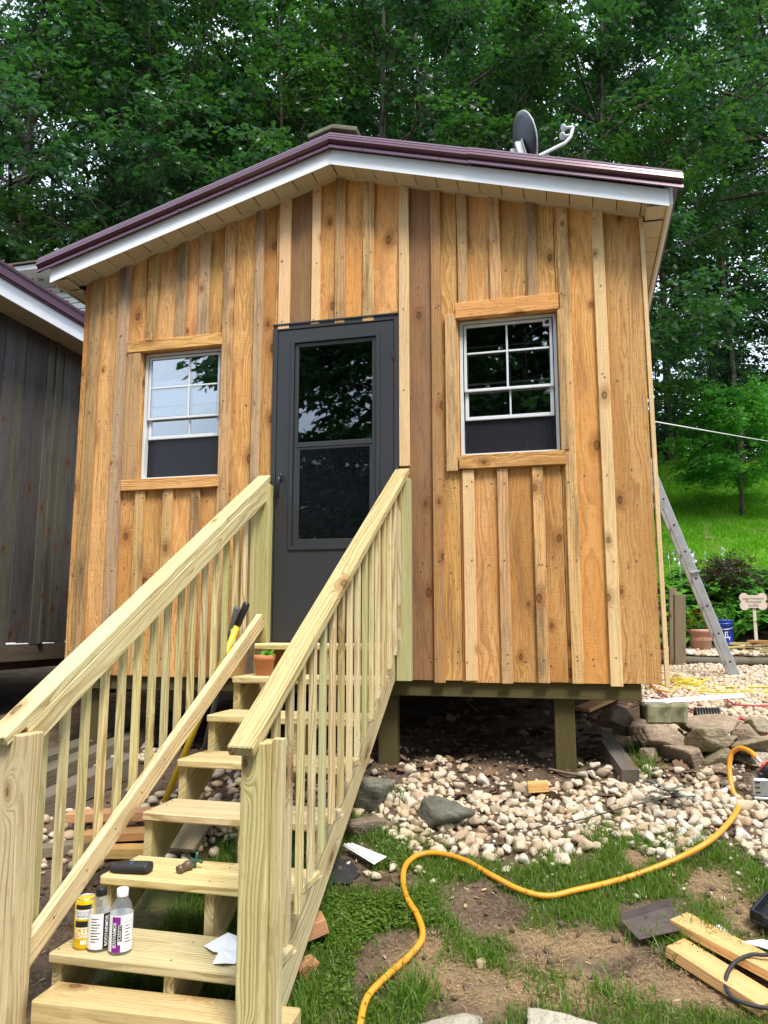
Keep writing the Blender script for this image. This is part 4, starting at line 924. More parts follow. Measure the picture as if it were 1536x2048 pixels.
lay('scrap_board', (80, 1712), (232, 1692), .10, .05, 'post_old', 'greyish old board in front of the orange scraps left of the stairs', 'board', .0, group='scrap boards left of the stairs')
lay('scrap_board', (215, 1712), (300, 1712), .10, .05, 'scrap', 'short orange scrap board nearest to the lower handrail left of the stairs', 'board', .0, group='scrap boards left of the stairs')
for i, (a, b, l) in enumerate((((70, 1642), (262, 1545), 'dark old timber nearest to the scrap boards behind the left balusters'), ((70, 1585), (300, 1487), 'dark old timber in the middle behind the left balusters'), ((80, 1550), (330, 1452), 'dark old timber farthest under the cabin behind the left balusters'))):
    lay('old_timber', a, b, .14, .12, 'tie', l, 'timber', group='dark timbers behind the left railing')
lay('wood_offcut', (605, 1903), (650, 1885), .10, .06, 'scrap_red', 'reddish sawn board end sticking out right of the stair foot', 'offcut', .05, bev=.004)
lay('wood_offcut', (592, 1955), (632, 1935), .09, .04, 'scrap_red', 'small reddish scrap on the grass below the board end', 'offcut', .0)
# two concrete blocks on the wall
for i, (x0, x1, lab) in enumerate(((1287, 1343, 'left one of two mossy concrete blocks on the stone wall'), (1344, 1377, 'right one of two mossy concrete blocks on the stone wall'))):
    c = F((x0+x1)/2, 1428, .55); s = mpp(c); w = (x1-x0)*s; b = MB(); b.cbox((w*.98, .20, .115), Matrix.Identity(4), .012)
    o = b.build('concrete_block', M['moss_block'], None, M=Matrix.Translation((c.x, .62, c.z)) @ Matrix.Rotation(.12-.3*i, 4, 'Z')); tag(o, lab, 'block')
plank('board', None, G(1165, 1432)+Vector((0, 0, .05)), G(1238, 1408)+Vector((0, 0, .09)), .12, .03, M['scrap_red'], face=(0, -.3, .9)); tag(bpy.data.objects[-1] if False else [o for o in bpy.data.objects if o.name.startswith('board') and o.parent is None][-1], 'rough reddish board lying on rubble behind the right cabin post', 'board')
# lower right corner
lay('cut_board', (1357, 1856), (1600, 1985), .125, .035, 'scrap', 'upper one of two fresh boards on the grass, under the black cable', 'board', .015, group='fresh boards in the lower right corner')
lay('cut_board', (1350, 1909), (1540, 2030), .125, .04, 'scrap', 'lower one of two fresh boards on the dirt, with the blunt end', 'board', .008, group='fresh boards in the lower right corner')
pA, pB, pC, pD = G(1243, 1842, .045), G(1345, 1812, .045), G(1388, 1853, .045), G(1278, 1880, .045)
b = MB(); V = [pA, pB, pC, pD]; V = [v for v in V]; b.add([v for v in V]+[v+Vector((0, 0, .003)) for v in V], [(0, 3, 2, 1)[::-1], (4, 5, 6, 7)[::-1], (0, 1, 5, 4), (1, 2, 6, 5), (2, 3, 7, 6), (3, 0, 4, 7)])
upv = Vector((0, .006, .030)); L = [pA+Vector((0, .003, 0)), pB+Vector((0, .003, 0))]; b.add([L[0], L[1], L[1]+upv, L[0]+upv]+[v+Vector((0, .003, 0)) for v in (L[0], L[1], L[1]+upv, L[0]+upv)], [(0, 1, 2, 3), (7, 6, 5, 4), (3, 2, 6, 7), (0, 4, 5, 1), (0, 3, 7, 4), (1, 5, 6, 2)])
tag(b.build('metal_flashing', M['brown_metal']), 'brown bent sheet metal offcut lying on the grass', 'flashing')
def sheet(name, pts, lab, cat, mat='paper', lift=.012, th=.0025, ribs=0):
    P = [G(*p, lift) if len(p) == 2 else Vector(p) for p in pts]; n = len(P); b = MB()
    b.add(P+[p+Vector((0, 0, th)) for p in P], [tuple(range(n))[::-1], tuple(range(n, 2*n))]+[(i, (i+1) % n, n+(i+1) % n, n+i) for i in range(n)])
    for k in range(ribs):
        f = (k+.5)/ribs; p = P[0].lerp(P[1], f)+Vector((0, 0, th+.003)); q = P[-1].lerp(P[2], f)+Vector((0, 0, th+.003)); b.tube([p, q], .005, 6)
    return tag(b.build(name, M[mat]), lab, cat)
sheet('white_offcut', ((1424, 1853), (1440, 1849), (1457, 1863), (1441, 1870)), 'small white card with a black line on the dirt beside the upper board', 'offcut', lift=.01)
sheet('white_offcut', ((1484, 1884), (1525, 1879), (1560, 1888), (1560, 1905)), 'pointed white offcut beside the black case at the right edge', 'offcut', lift=.04)
b = MB(); p0 = G(1499, 1841, .035); ax = G(1536, 1874, .02)-p0; ay = G(1536, 1795, .02)-p0; ax.z = ay.z = 0; ax.normalize(); ay.normalize()
Mc = Matrix.Translation(p0) @ Matrix((Vector((ax.x, ax.y, -.10)), Vector((ay.x, ay.y, .20)), Vector((.0, -.2, 1)))).transposed().to_4x4()
case = thing('tool_case', 'open black plastic tool case cut by the right edge of the picture', 'tool case', tuple(p0))
for nm, m_, parts in (('tray', 'black', [((0, 0, 0), (.34, .26, .012)), ((0, 0, .012), (.012, .26, .05)), ((.328, 0, .012), (.34, .26, .05)), ((.012, 0, .012), (.328, .012, .05)), ((.012, .248, .012), (.328, .26, .05))]), ('insert', 'alu', [((.06, .06, .014), (.2, .18, .04))]), ('latch', 'rubber', [((.06, -.012, .02), (.10, -.001, .05))])):
    b = MB()
    for a, c in parts: b.box(a, c, .004)
    b.V = [tuple(Mc @ Vector(v)) for v in b.V]; b.build(nm, M[m_], case)
# ------------------------------------------------------------------ hoses and cords
def spline(P, n=8):
    P = [Vector(p) for p in P]; out = []
    for i in range(len(P)-1):
        a, b, c, d = P[max(i-1, 0)], P[i], P[i+1], P[min(i+2, len(P)-1)]
        for k in range(n):
            t = k/n; out.append(.5*((2*b)+(-a+c)*t+(2*a-5*b+4*c-d)*t*t+(-a+3*b-3*c+d)*t**3))
    return out+[P[-1]]
def cord(name, P, r, mat, lab, cat, n=8, group=None, seg=8):
    b = MB(); b.tube(spline(P, seg), r, n); return tag(b.build(name, M[mat], smooth=True), lab, cat, group)
HP = [(712, 2100), (720, 2048), (735, 1993), (778, 1948), (822, 1908), (845, 1873), (836, 1832), (815, 1797), (806, 1760), (813, 1728), (840, 1709), (880, 1706), (930, 1721), (980, 1749), (1040, 1779), (1095, 1791), (1150, 1780), (1250, 1756), (1350, 1719), (1420, 1680), (1465, 1635)]
hp = [G(x, y, .030 if y > 1730 or x < 1150 else (.045 if x < 1360 else .075)) for x, y in HP]+[F(1480, 1602, -.18), F(1466, 1583, -.12), F(1459, 1540, -.05), F(1463, 1508, -.03), F(1480, 1496, -.06), F(1500, 1503, -.11), F(1513, 1515, -.15)]
cord('air_hose', hp, .0128, 'hose', 'orange air hose winding over grass and gravel to the nail gun', 'hose', 12)
g = F(1513, 1515, -.15)
bk = F(1525, 1612, -.15); b = MB(); b.cbox((.22, .16, .125), Matrix.Identity(4), .018)
tag(rockobj('saw_block', (.24, .18, .135), 91, 'rock_moss', None, (bk.x+.055, bk.y+.04, bk.z), n=6, soft=40.), 'mossy block under the nail gun at the right edge', 'block')
ng = thing('nail_gun', 'black and silver pneumatic nail gun with red collar resting on a mossy block', 'nail gun', tuple(F(1530, 1575, -.13)))
e = F(1513, 1515, -.15); f2 = F(1522, 1524, -.16)
b = MB(); b.tube([e, f2], .009, 8); b.build('coupling', M['galv'], ng)
h0 = F(1524, 1530, -.16); h1 = F(1562, 1556, -.19)
b = MB(); b.tube([h0, h0.lerp(h1, .12)], .031, 14); b.build('collar', M['red'], ng, True)
b = MB(); b.tube([h0.lerp(h1, .12), h0.lerp(h1, .3), h1], [.033, .036, .034], 14); b.build('handle', M['black'], ng, True)
c = F(1530, 1570, -.17)
b = MB(); b.box((c.x-.062, c.y-.03, c.z-.052), (c.x+.12, c.y+.04, c.z+.035), .008); body = b.build('magazine', M['galv'], ng)
for k in range(3):
    b = MB(); b.box((c.x-.052, c.y-.034, c.z-.036+k*.024), (c.x-.030, c.y-.0305, c.z-.028+k*.024), .001); b.build('slot', M['ink'], body)
b = MB(); b.box((c.x-.062, c.y-.045, c.z-.066), (c.x+.12, c.y+.05, c.z-.053), .004); b.build('base_plate', M['alu'], ng)
b = MB(); b.box((c.x-.03, c.y-.02, c.z+.036), (c.x+.12, c.y+.035, c.z+.062), .01); b.build('housing', M['black'], ng)
cc = [F(x, y, -1.25)for x, y in ((1600, 1905),)]
cb = [G(x, y, z) for x, y, z in ((1620, 1900, .08), (1536, 1909, .08), (1500, 1908, .085), (1466, 1928, .08), (1451, 1962, .06), (1461, 1992, .055), (1492, 2007, .06), (1536, 2016, .06), (1620, 2022, .05))]
cord('power_cable', cb, .0075, 'rubber', 'black power cable looping over the two fresh boards', 'cable', 8)
cord('red_cord', [G(x, y, .045) for x, y in ((1296, 1366), (1320, 1384), (1345, 1403), (1375, 1416), (1405, 1428), (1445, 1439), (1482, 1438), (1508, 1452), (1545, 1482))], .008, 'red_cord', 'red extension cord running down over the stone wall', 'cord')
cord('red_cord', [G(x, y, .05) for x, y in ((1270, 1390), (1330, 1398), (1400, 1398), (1440, 1391), (1460, 1404), (1480, 1410), (1560, 1412))], .007, 'red_cord', 'red extension cord lying flat across the upper gravel', 'cord')
r = random.Random(4)
yc = []
for k in range(46): yc.append(G(1370+r.gauss(0, 32), 1364+r.gauss(0, 7), .02+.04*r.random()))
cord('yellow_cord', yc, .0075, 'yellow_cord', 'tangled heap of yellow extension cord on the gravel by the cabin corner', 'cord', 6, seg=6)
ys_ = []
for k in range(6): ys_ += [G(1400, 1368+k*3.5, .03), G(1460, 1371+k*3+r.uniform(-3, 3), .03), G(1560, 1372+k*3, .03)][::(1 if k % 2 else -1)]
cord('yellow_cord', ys_, .007, 'yellow_cord', 'yellow cord strands stretched straight across the gravel by the ladder foot', 'cord', 6)
p0, p1 = F(1290, 1402, 1.6), F(1488, 1388, 1.9); gt = MB()
for dy, dz, w, h in ((0, 0, .05, .003), (-.024, .012, .003, .026), (.024, .012, .003, .026)):
    d = p1-p0; gt.cbox((d.length, w if w > .01 else .003, h), Matrix.Translation((p0+p1)/2+Vector((0, dy, dz-.02))) @ d.to_track_quat('X', 'Z').to_matrix().to_4x4(), .001)
tag(gt.build('gutter', M['white_metal']), 'length of white metal gutter lying across the upper gravel', 'gutter')
c = F(1416, 1432, .72); b = MB()
for k in range(9): 
    th = [(.030*math.cos(q*math.pi/8), .030*math.sin(q*math.pi/8)) for q in range(17)]
    b.tube([(c.x-.07+k*.0165, c.y+.06*math.cos(q*math.pi/7), c.z-.01+.055*math.sin(q*math.pi/7)) for q in range(8)], .009, 6)
tag(b.build('drain_pipe', M['black'], smooth=True), 'black ribbed pipe piece lying on top of the stone wall', 'pipe')
tw = MB(); r = random.Random(9); c = G(1345, 1590, .095)
def leafblade(mb, p, d, w, L, droop, segs=4, up=Vector((0, 0, 1))):
    d = Vector(d).normalized(); s = d.cross(up).normalized(); pts = []
    for k in range(segs+1):
        t = k/segs; ww = w*math.sin(math.pi*min(.97, t*.85+.12)); q = Vector(p)+d*L*t+Vector((0, 0, -droop*t*t)); pts += [q-s*ww+Vector((0, 0, .15*ww)), q, q+s*ww+Vector((0, 0, .15*ww))]
    Fc = []
    for k in range(segs):
        a = 3*k; Fc += [(a, a+1, a+4, a+3), (a+1, a+2, a+5, a+4)]
    mb.add(pts, Fc)
for k in range(7): leafblade(tw, c+Vector((r.uniform(-.05, .05), 0, r.uniform(-.01, .02))), (r.uniform(-.6, 1), r.uniform(-.3, .3), r.uniform(-.1, .5)), .022, .16, .03)
M['plastic_bag'] = plain('dull_green_plastic', (.10, .14, .13), .3)
tag(tw.build('torn_plastic', M['plastic_bag']), 'torn dark green plastic strips lying on the gravel near the wall', 'plastic')
cord('wire', [G(x, y, .075) for x, y in ((1110, 1650), (1180, 1634), (1260, 1612), (1330, 1596), (1390, 1592))], .0035, 'black', 'thin dark wire stretched over the gravel towards the green plastic', 'wire', 6)
cord('stick', [G(1098, 1538, .02), G(1130, 1545, .03), G(1172, 1551, .03)], .009, 'post_old', 'bare stick lying on the soil at the foot of the right post', 'stick', 6)
# white offcut right of the stairs, black sheet under it
W4 = ((686, 1690), (706, 1689), (773, 1713), (748, 1729))
sheet('white_offcut', W4, 'ribbed white metal offcut on the mud right of the stairs', 'offcut', lift=.045, ribs=3)
sheet('black_sheet', ((655, 1722), (700, 1718), (722, 1745), (700, 1768), (650, 1765)), 'crumpled black sheet on the mud under the ribbed white offcut', 'sheet', mat='rubber', lift=.012)

# ------------------------------------------------------------------ things left on the stairs
def tread_pt(k, px, py): return on(2, ZN-RISE*k+.001, px, py)
def facecam(p): d = CAM_POS-Vector(p); return math.atan2(d.y, d.x)
def wrap(name, txt, size, mat, parent, base, R, ang, z, vertical=False, wide=None):
    V, Fc = _TX[txt]; V = V*np.array([size*1.35, size*1.35, 1])
    if wide: V[:, 0] *= wide/(V[:, 0].max()-V[:, 0].min())
    if vertical: V = np.stack([-V[:, 1], V[:, 0], V[:, 2]], 1)
    out = []
    for x, y, _ in V:
        a = ang+x/R; out.append((base[0]+R*math.cos(a), base[1]+R*math.sin(a), base[2]+z+y))
    return link(name, mesh(name, out, Fc, M[mat]), parent)
def band(name, base, R, a0, a1, z0, z1, mat, parent, t=.0006, slant=0.):
    n = max(3, int(abs(a1-a0)/.16)); V = []; Fc = []
    for k in range(n+1):
        a = a0+(a1-a0)*k/n
        for rr_, zz in ((R, z0), (R, z1)): V.append((base[0]+rr_*math.cos(a), base[1]+rr_*math.sin(a), base[2]+zz+slant*k/n))
    for k in range(n): Fc.append((2*k, 2*k+2, 2*k+3, 2*k+1))
    return link(name, mesh(name, V, Fc, M[mat], True), parent)
p = tread_pt(6, 168, 1893); s = mpp(p); R = 21*s; H = 94*s; fa = facecam(p)
can = thing('drink_can', 'tall yellow coffee drink can on the second lowest full tread, leftmost of three drinks', 'drink can', tuple(p))
T = Matrix.Translation(p)
b = MB(); b.lathe([(R*.80, 0), (R*.93, .006), (R, .016), (R, H-.02), (R*.90, H-.005), (R*.87, H-.002)], 28, T); b.build('body', M['can_yellow'], can, True)
b = MB(); b.lathe([(R*.88, H-.003), (R*.88, H+.001), (R*.82, H+.001), (R*.80, H-.006), (R*.05, H-.006)], 28, T); lid = b.build('lid', M['alu'], can, True)
b = MB(); b.lathe([(R*.26, H-.0055), (R*.26, H-.004)], 12, T @ Matrix.Translation((-.004, -R*.35, 0)) @ Matrix.Scale(1.4, 4, (1, 0, 0))); b.build('opening', M['ink'], lid)
band('panel', p, R+.0006, fa-1.0, fa+.75, H*.62, H*.80, 'print_white', can); band('panel', p, R+.0007, fa-1.0, fa+.55, H*.81, H*.90, 'ink', can); band('panel', p, R+.0007, fa-1.0, fa+.35, H*.46, H*.58, 'ink', can)
band('panel', p, R+.0007, fa-.35, fa+.15, H*.12, H*.2, 'print_white', can)
for t_, z, hh, w, mt in (('CHOCOLATE', .745, .011, .060, 'ink'), ('BANANA', .675, .011, .048, 'ink'), ('ICED', .385, .022, .058, 'print_white'), ('COFFEE', .275, .015, .060, 'print_white')): wrap('print', t_, hh, mt, can, p, R+.0012, fa-.25, H*z, wide=w)
def bottle(px, py, w, h, capm, lab, kind):
    p = tread_pt(6, px, py); s = mpp(p); R = w/2*s; H = h*s; fa = facecam(p); T = Matrix.Translation(p)
    t = thing('drink_bottle', lab, 'bottle', tuple(p))
    prof = [(R*.80, 0), (R*.95, .004), (R, .014), (R, H*.32), (R*.96, H*.36), (R, H*.40), (R, H*.60), (R*.98, H*.66), (R*.80, H*.77), (R*.52, H*.85), (R*.42, H*.875), (R*.42, H*.90)]
    b = MB(); b.lathe(prof, 28, T); b.build('bottle_body', M['clear'], t, True)
    b = MB(); b.lathe([(R*.50, H*.875), (R*.52, H*.885), (R*.52, H*.985), (R*.47, H)], 24, T); b.build('cap', M[capm], t, True)
    z0, z1 = H*.055, H*.62
    band('label', p, R+.0012, fa-math.pi, fa+math.pi, z0, z1, 'print_white', t)
    if kind == 'black':
        band('stripe', p, R+.0020, fa+.30, fa+.95, z0, z1, 'ink', t); wrap('print', 'BODYARMOR', .0135, 'print_white', t, p, R+.0028, fa+.62, (z0+z1)/2, True, wide=.105)
        for k in range(9): band('small_print', p, R+.0018, fa-.75, fa-.75+(.45, .75, .6, .8, .55, .7, .8, .5, .65)[k], H*(.17+.045*k), H*(.17+.045*k)+.003, 'ink', t)
    else:
        band('stripe', p, R+.0020, fa-.80, fa-.05, H*.48, z1-.004, 'purple', t); band('stripe', p, R+.0020, fa-.80, fa+.0, z0, H*.17, 'purple', t); band('stripe', p, R+.0022, fa-.80, fa-.25, H*.17, H*.48, 'ink', t)
        band('stripe', p, R+.0021, fa-.2, fa+.1, H*.22, H*.48, 'ink', t)
        wrap('print', 'BODYARMOR', .0135, 'print_white', t, p, R+.0030, fa-.52, H*.32, True, wide=.085); wrap('print', 'FLASH I.V.', .010, 'print_white', t, p, R+.0030, fa-.05, H*.36, True, wide=.058)
        for k in range(6): band('small_print', p, R+.0018, fa+.35, fa+.35+(.6, .4, .5, .3, .5, .4)[k], H*(.20+.05*k), H*(.20+.05*k)+.003, 'ink', t)
        wrap('print', 'ELECTROLYTES', .004, 'ink', t, p, R+.0030, fa+.55, H*.52, wide=.035)
bottle(197, 1897, 44, 116, 'black', 'clear sports drink bottle with black cap and black striped label, middle of three drinks', 'black')
bottle(240, 1903, 44, 120, 'print_white', 'clear sports drink bottle with white cap and purple label, rightmost of three drinks', 'purple')
# white metal scraps on the same tread
def scrap(pts, lab, ribs=2):
    P = [tread_pt(6, x, y)+Vector((0, 0, .003)) for x, y in pts]; n = len(P); b = MB(); P = [q+Vector((0, 0, .012*(i % 2))) for i, q in enumerate(P)]
    b.add(P+[q+Vector((0, 0, .0015)) for q in P], [tuple(range(n))[::-1], tuple(range(n, 2*n))]+[(i, (i+1) % n, n+(i+1) % n, n+i) for i in range(n)])
    tag(b.build('metal_scrap', M['paper']), lab, 'metal scrap', 'white scraps on the tread')
scrap([(408, 1894), (455, 1874), (490, 1880), (486, 1908), (438, 1908), (425, 1912)], 'upper one of two torn white scraps on the tread beside the newel')
scrap([(425, 1930), (440, 1908), (490, 1905), (492, 1930), (468, 1930), (448, 1936)], 'lower one of two torn white scraps on the tread beside the newel')
# black pouch
p = tread_pt(5, 266, 1744); s = mpp(p); po = thing('pouch', 'black soft tool pouch with blue print lying on the tread with its mouth open', 'pouch', tuple(p))
Mx = Matrix.Translation(p+Vector((0, 0, .018))) @ Matrix.Rotation(.06, 4, 'Z') @ Matrix.Rotation(-.06, 4, 'Y')
V = []; Fc = []; n = 14; L = 74*s
for k, (t, ry, rz) in enumerate(((-.5, .026, .012), (-.42, .034, .021), (-.2, .036, .023), (.1, .035, .022), (.4, .033, .021), (.49, .030, .019), (.5, .02, .010))):
    for j in range(n):
        a = 2*math.pi*j/n; ca, sa = math.cos(a), math.sin(a); V.append((t*L+(.018*ca if k == 0 else 0), ry*math.copysign(abs(ca)**.7, ca), rz*math.copysign(abs(sa)**.7, sa)))
for i in range(6):
    for j in range(n): Fc.append((i*n+j, i*n+(j+1) % n, (i+1)*n+(j+1) % n, (i+1)*n+j))
Fc.append(tuple(6*n+j for j in range(n)))
link('body', mesh('body', [Mx @ Vector(v) for v in V], Fc, M['rubber'], True), po)
lettering('print', 'SIS', .012, M['blueprint'], po, Mx @ Matrix.Translation((.004, -.018, .0222)) @ Matrix.Rotation(.45, 4, 'X') @ Matrix.Rotation(math.pi/2, 4, 'Z'), .018)
b = MB(); b.cbox((L*.9, .004, .006), Mx @ Matrix.Translation((0, -.036, 0)), .001); b.build('seam', M['ink'], po)
# hose spigot
p = tread_pt(5, 376, 1742); s = mpp(p); sp = thing('spigot', 'old brass garden spigot with green cross handle lying on the tread', 'spigot', tuple(p))
a0 = tread_pt(5, 357, 1748)+Vector((0, 0, .016)); a1 = tread_pt(5, 388, 1736)+Vector((0, 0, .026)); d = a1-a0
b = MB(); b.tube([a0, a0.lerp(a1, .12), a0.lerp(a1, .14), a0.lerp(a1, .5), a0.lerp(a1, .55), a0.lerp(a1, .8), a0.lerp(a1, .82), a1], [.017, .017, .014, .016, .019, .014, .010, .008], 12); b.tube([a0.lerp(a1, .55), a0.lerp(a1, .55)+Vector((.008, .012, -.014))], [.012, .014], 10); b.build('valve_body', M['brass'], sp, True)
b = MB(); c = a1+d.normalized()*.010; b.tube([a1, c+d.normalized()*.004], .006, 8); v1 = Vector((.08, .15, 1)).normalized(); v2 = d.normalized().cross(v1).normalized()
for v in (v1, v2): b.tube([c-v*.032, c-v*.014, c+v*.014, c+v*.032], [.0075, .005, .005, .0075], 8)
b.build('cross_handle', M['green_paint'], sp, True)
# flower pot near the top
p = tread_pt(1, 524, 1351); s = mpp(p); R = 22*s; H = 40*s; pt = thing('flower_pot', 'small terracotta pot with a green seedling on a tread below the door', 'flower pot', tuple(p)); T = Matrix.Translation(p+Vector((0, .03, 0)))
b = MB(); b.lathe([(R*.74, 0), (R*.93, H*.76), (R*.97, H*.77), (R, H*.80), (R, H), (R*.90, H), (R*.88, H*.88), (.002, H*.88)], 28, T); b.build('pot', M['terra'], pt, True)
b = MB(); b.lathe([(R*.87, H*.9), (.002, H*.91)], 16, T); b.build('soil', M['soil'], pt)
b = MB(); r = random.Random(2)
for k in range(11): a = r.uniform(0, 6.28); leafblade(b, T @ Vector((.012+.02*r.uniform(-1, 1), .0, H*.9+.01*r.random())), (math.cos(a), math.sin(a), r.uniform(.5, 1.4)), .016, r.uniform(.035, .06), .01)
b.build('plant', M['leaf_bright'], pt)
# two long-handled tools leaning under the stairs
def tool(top, bot, xt, grip, shaft, gl, lab, rr_=.0165):
    a = on(0, xt, *top); e = G(*bot); t = thing('garden_tool', lab, 'tool', tuple(e)); L = (a-e).length
    m = a.lerp(e, gl)
    b = MB(); b.tube([a+(a-e).normalized()*.0, a.lerp(e, .008), a.lerp(e, gl*.5), m], [rr_*.8, rr_*1.18, rr_*1.12, rr_*1.15], 12); b.build('grip', M[grip], t, True)
    b = MB(); b.tube([m, e], rr_, 12); b.build('handle', M[shaft], t, True)
    b = MB(); b.cbox((.16, .02, .14), Matrix.Translation(e+Vector((0, 0, -.05))), .004); b.build('blade', M['tie'], t)
tool((494, 1205), (326, 1612), -1.885, 'black', 'yellow_paint', .115, 'long yellow handled tool with black grip leaning through the left balusters', .0185)
M['grip_grey'] = plain('grey_grip', (.10, .10, .105), .6)
tool((474, 1214), (398, 1545), -1.93, 'grip_grey', 'grip_grey', .3, 'grey handled tool leaning beside the yellow one', .0155)
# ------------------------------------------------------------------ satellite dish on the roof
yd0 = .9; cdish = F(1050, 279, yd0); sm = mpp(cdish)
dish = thing('satellite_dish', 'dark grey satellite dish with its feed arm on the plum roof', 'satellite dish', (cdish.x, yd0, zfb(cdish.x)+.2))
nrm = Vector((.86, .42, .28)).normalized()                  # looks right and away from the camera
xa = Vector((0, 0, 1)).cross(nrm).normalized(); ya = nrm.cross(xa)
Md = Matrix.Translation(cdish) @ Matrix((xa, ya, nrm)).transposed().to_4x4()
V = []; Fc = []; nr, na = 6, 40; Ra, Rb = .178, .202
for side in (0, 1):
    for i in range(nr+1):
        t = i/nr
        for k in range(na): a = 2*math.pi*k/na; V.append((Ra*t*math.cos(a), Rb*t*math.sin(a), .045*(t*t-1)+(-.010 if side else 0)*(1 if i < nr else .8)))
for side in (0, 1):
    o = side*(nr+1)*na
    for i in range(nr):
        for k in range(na): f = (o+i*na+k, o+i*na+(k+1) % na, o+(i+1)*na+(k+1) % na, o+(i+1)*na+k); Fc.append(f[::-1] if side == 0 else f)
o1, o2 = nr*na, (nr+1)*na+nr*na
for k in range(na): Fc.append((o1+k, o2+k, o2+(k+1) % na, o1+(k+1) % na))
link('reflector', mesh('reflector', [Md @ Vector(v) for v in V], Fc, M['dish'], True), dish)
b = MB(); b.tube([Md @ Vector((Ra*1.005*math.cos(a), Rb*1.005*math.sin(a), .0)) for a in np.linspace(0, 2*math.pi, 41)], .006, 6); b.build('rim', M['lgrey'], dish, True)
b = MB(); b.cbox((.13, .15, .012), Md @ Matrix.Translation((0, -.10, -.062)), .004); b.cbox((.02, .13, .06), Md @ Matrix.Translation((-.045, -.10, -.09)), .004); b.cbox((.02, .13, .06), Md @ Matrix.Translation((.045, -.10, -.09)), .004); b.build('bracket', M['galv'], dish)
q0 = Md @ Vector((0, -.12, -.10)); b = MB(); b.tube([q0, q0+Vector((0, 0, -.15)), (q0.x+.02, yd0, zfb(q0.x)+rt-.02)], .021, 10); b.cbox((.16, .16, .012), Matrix.Translation((q0.x+.02, yd0, zfb(q0.x)+rt+.006)) @ Matrix.Rotation(math.atan(SL), 4, 'Y'), .002); b.build('mast', M['galv'], dish, True)
ar = [F(1068, 322, yd0+.05), F(1080, 311, yd0+.10), F(1130, 286, yd0+.22), F(1141, 274, yd0+.25), F(1146, 254, yd0+.26)]
b = MB(); b.tube(ar, .014, 8); b.build('feed_arm', M['lgrey'], dish, True)
b = MB(); l0, l1 = F(1146, 254, yd0+.26), F(1128, 256, yd0+.22); b.tube([l0, l1], .012, 8); l2, l3 = F(1143, 270, yd0+.255), F(1126, 272, yd0+.21); b.tube([l2, l3], .010, 8); arm2 = b.build('feed_bracket', M['lgrey'], dish, True)
for l, dv in ((l1, l1-l0), (l3, l3-l2)):
    dn = dv.normalized(); b = MB(); b.tube([l-dn*.004, l, l+dn*.012, l+dn*.016], [.018, .030, .030, .022], 14); b.build('feed_horn', M['lgrey'], dish, True)

# ------------------------------------------------------------------ behind the cabin corner
yl = 4.35; foot = F(1475, 1360, yl); mid = F(1306, 948, yl); dirv = (mid-foot).normalized(); top = foot+dirv*((foot.x-.50)/-dirv.x)
lad = thing('ladder', 'folding aluminium ladder leaning on the right side of the cabin', 'ladder', tuple(foot))
for k, yy in enumerate((yl, yl+.26)): plank('rail', lad, (foot.x, yy, foot.z), (top.x, yy, top.z), .088, .028, M['alu'], face=(0, -1, 0), bev=.004)
L = (top-foot).length
for k in range(int(L/.31)):
    q = foot+dirv*(.2+.31*k); b = MB(); b.tube([(q.x, yl+.015, q.z), (q.x, yl+.245, q.z)], .013, 8); b.build('rung', M['alu'], lad)
    b = MB(); b.tube([(q.x, yl-.016, q.z), (q.x, yl-.0145, q.z)], .012, 8); b.build('rung_end', M['black'], lad)
hq = F(1322, 1010, yl); b = MB(); b.tube([(hq.x-.02, yl-.035, hq.z), (hq.x-.02, yl-.016, hq.z)], .062, 18); b.tube([(hq.x-.02, yl-.045, hq.z), (hq.x-.02, yl-.03, hq.z)], .022, 12); b.build('hinge', M['galv'], lad)
q = F(1388, 1144, yl); b = MB(); b.cbox((.10, .03, .02), Matrix.Translation((q.x+.01, yl-.03, q.z)) @ Matrix.Rotation(-.2, 4, 'Y'), .004); b.build('lock_lever', M['galv'], lad)
b = MB(); b.cbox((.07, .05, .05), Matrix.Translation((foot.x, yl, foot.z+.0)), .01); b.build('rubber_foot', M['rubber'], lad)
def upost(x0, x1, y0, y1, y, mat, lab):
    a = F((x0+x1)/2, y1, y); t_ = F((x0+x1)/2, y0, y); w = (x1-x0)*mpp(a)*.92
    tag(plank('fence_post', None, (a.x, y, a.z-.15), (t_.x+.0, y, t_.z), w, w, M[mat], bev=.006), lab, 'post', 'old fence posts behind the cabin corner')
upost(1337, 1353, 1177, 1318, 5.9, 'post_old', 'thinner old grey post just right of the cabin corner')
upost(1347, 1370, 1189, 1342, 5.5, 'post_old', 'thicker old brown post in front of the thinner one by the cabin corner')
for (y0, y1, yy, lab) in ((1313, 1331, 6.36, 'upper round landscape timber edging the planting bed'), (1330, 1344, 6.26, 'lower round landscape timber edging the planting bed')):
    a = F(1325, (y0+y1)/2, yy); e = F(1800, (y0+y1)/2, yy); rad = (y1-y0)/2*mpp(a)
    b = MB(); b.tube([(a.x+(e.x-a.x)*k/8, yy, a.z+.006*math.sin(k*2.1)) for k in range(9)], rad, 14); tag(b.build('landscape_timber', M['tie'], smooth=True), lab, 'timber', 'timbers edging the planting bed')
a, e = G(1375, 1352), G(1440, 1352)
b = MB(); x0_ = F(1395, 1352, 5.6).x; b.box((x0_+.25, 5.0, .93), (x0_+2.6, 6.15, 1.02), .01); tag(b.build('concrete_slab', M['slab']), 'pale concrete slab on the ground behind the ladder foot', 'slab')
b = MB(); b.box((x0_-.35, 4.95, .96), (x0_+.24, 5.7, 1.035), .006); tag(b.build('paving_slab', M['tie']), 'dark flat slab lying beside the pale concrete slab', 'slab')
yb = 7.15; zb_ = gzf(2, yb)
p = F(1402, 1296, yb); p.z = gzf(p.x, yb)+.02; s = mpp(p); R = 25*s; H = 40*s
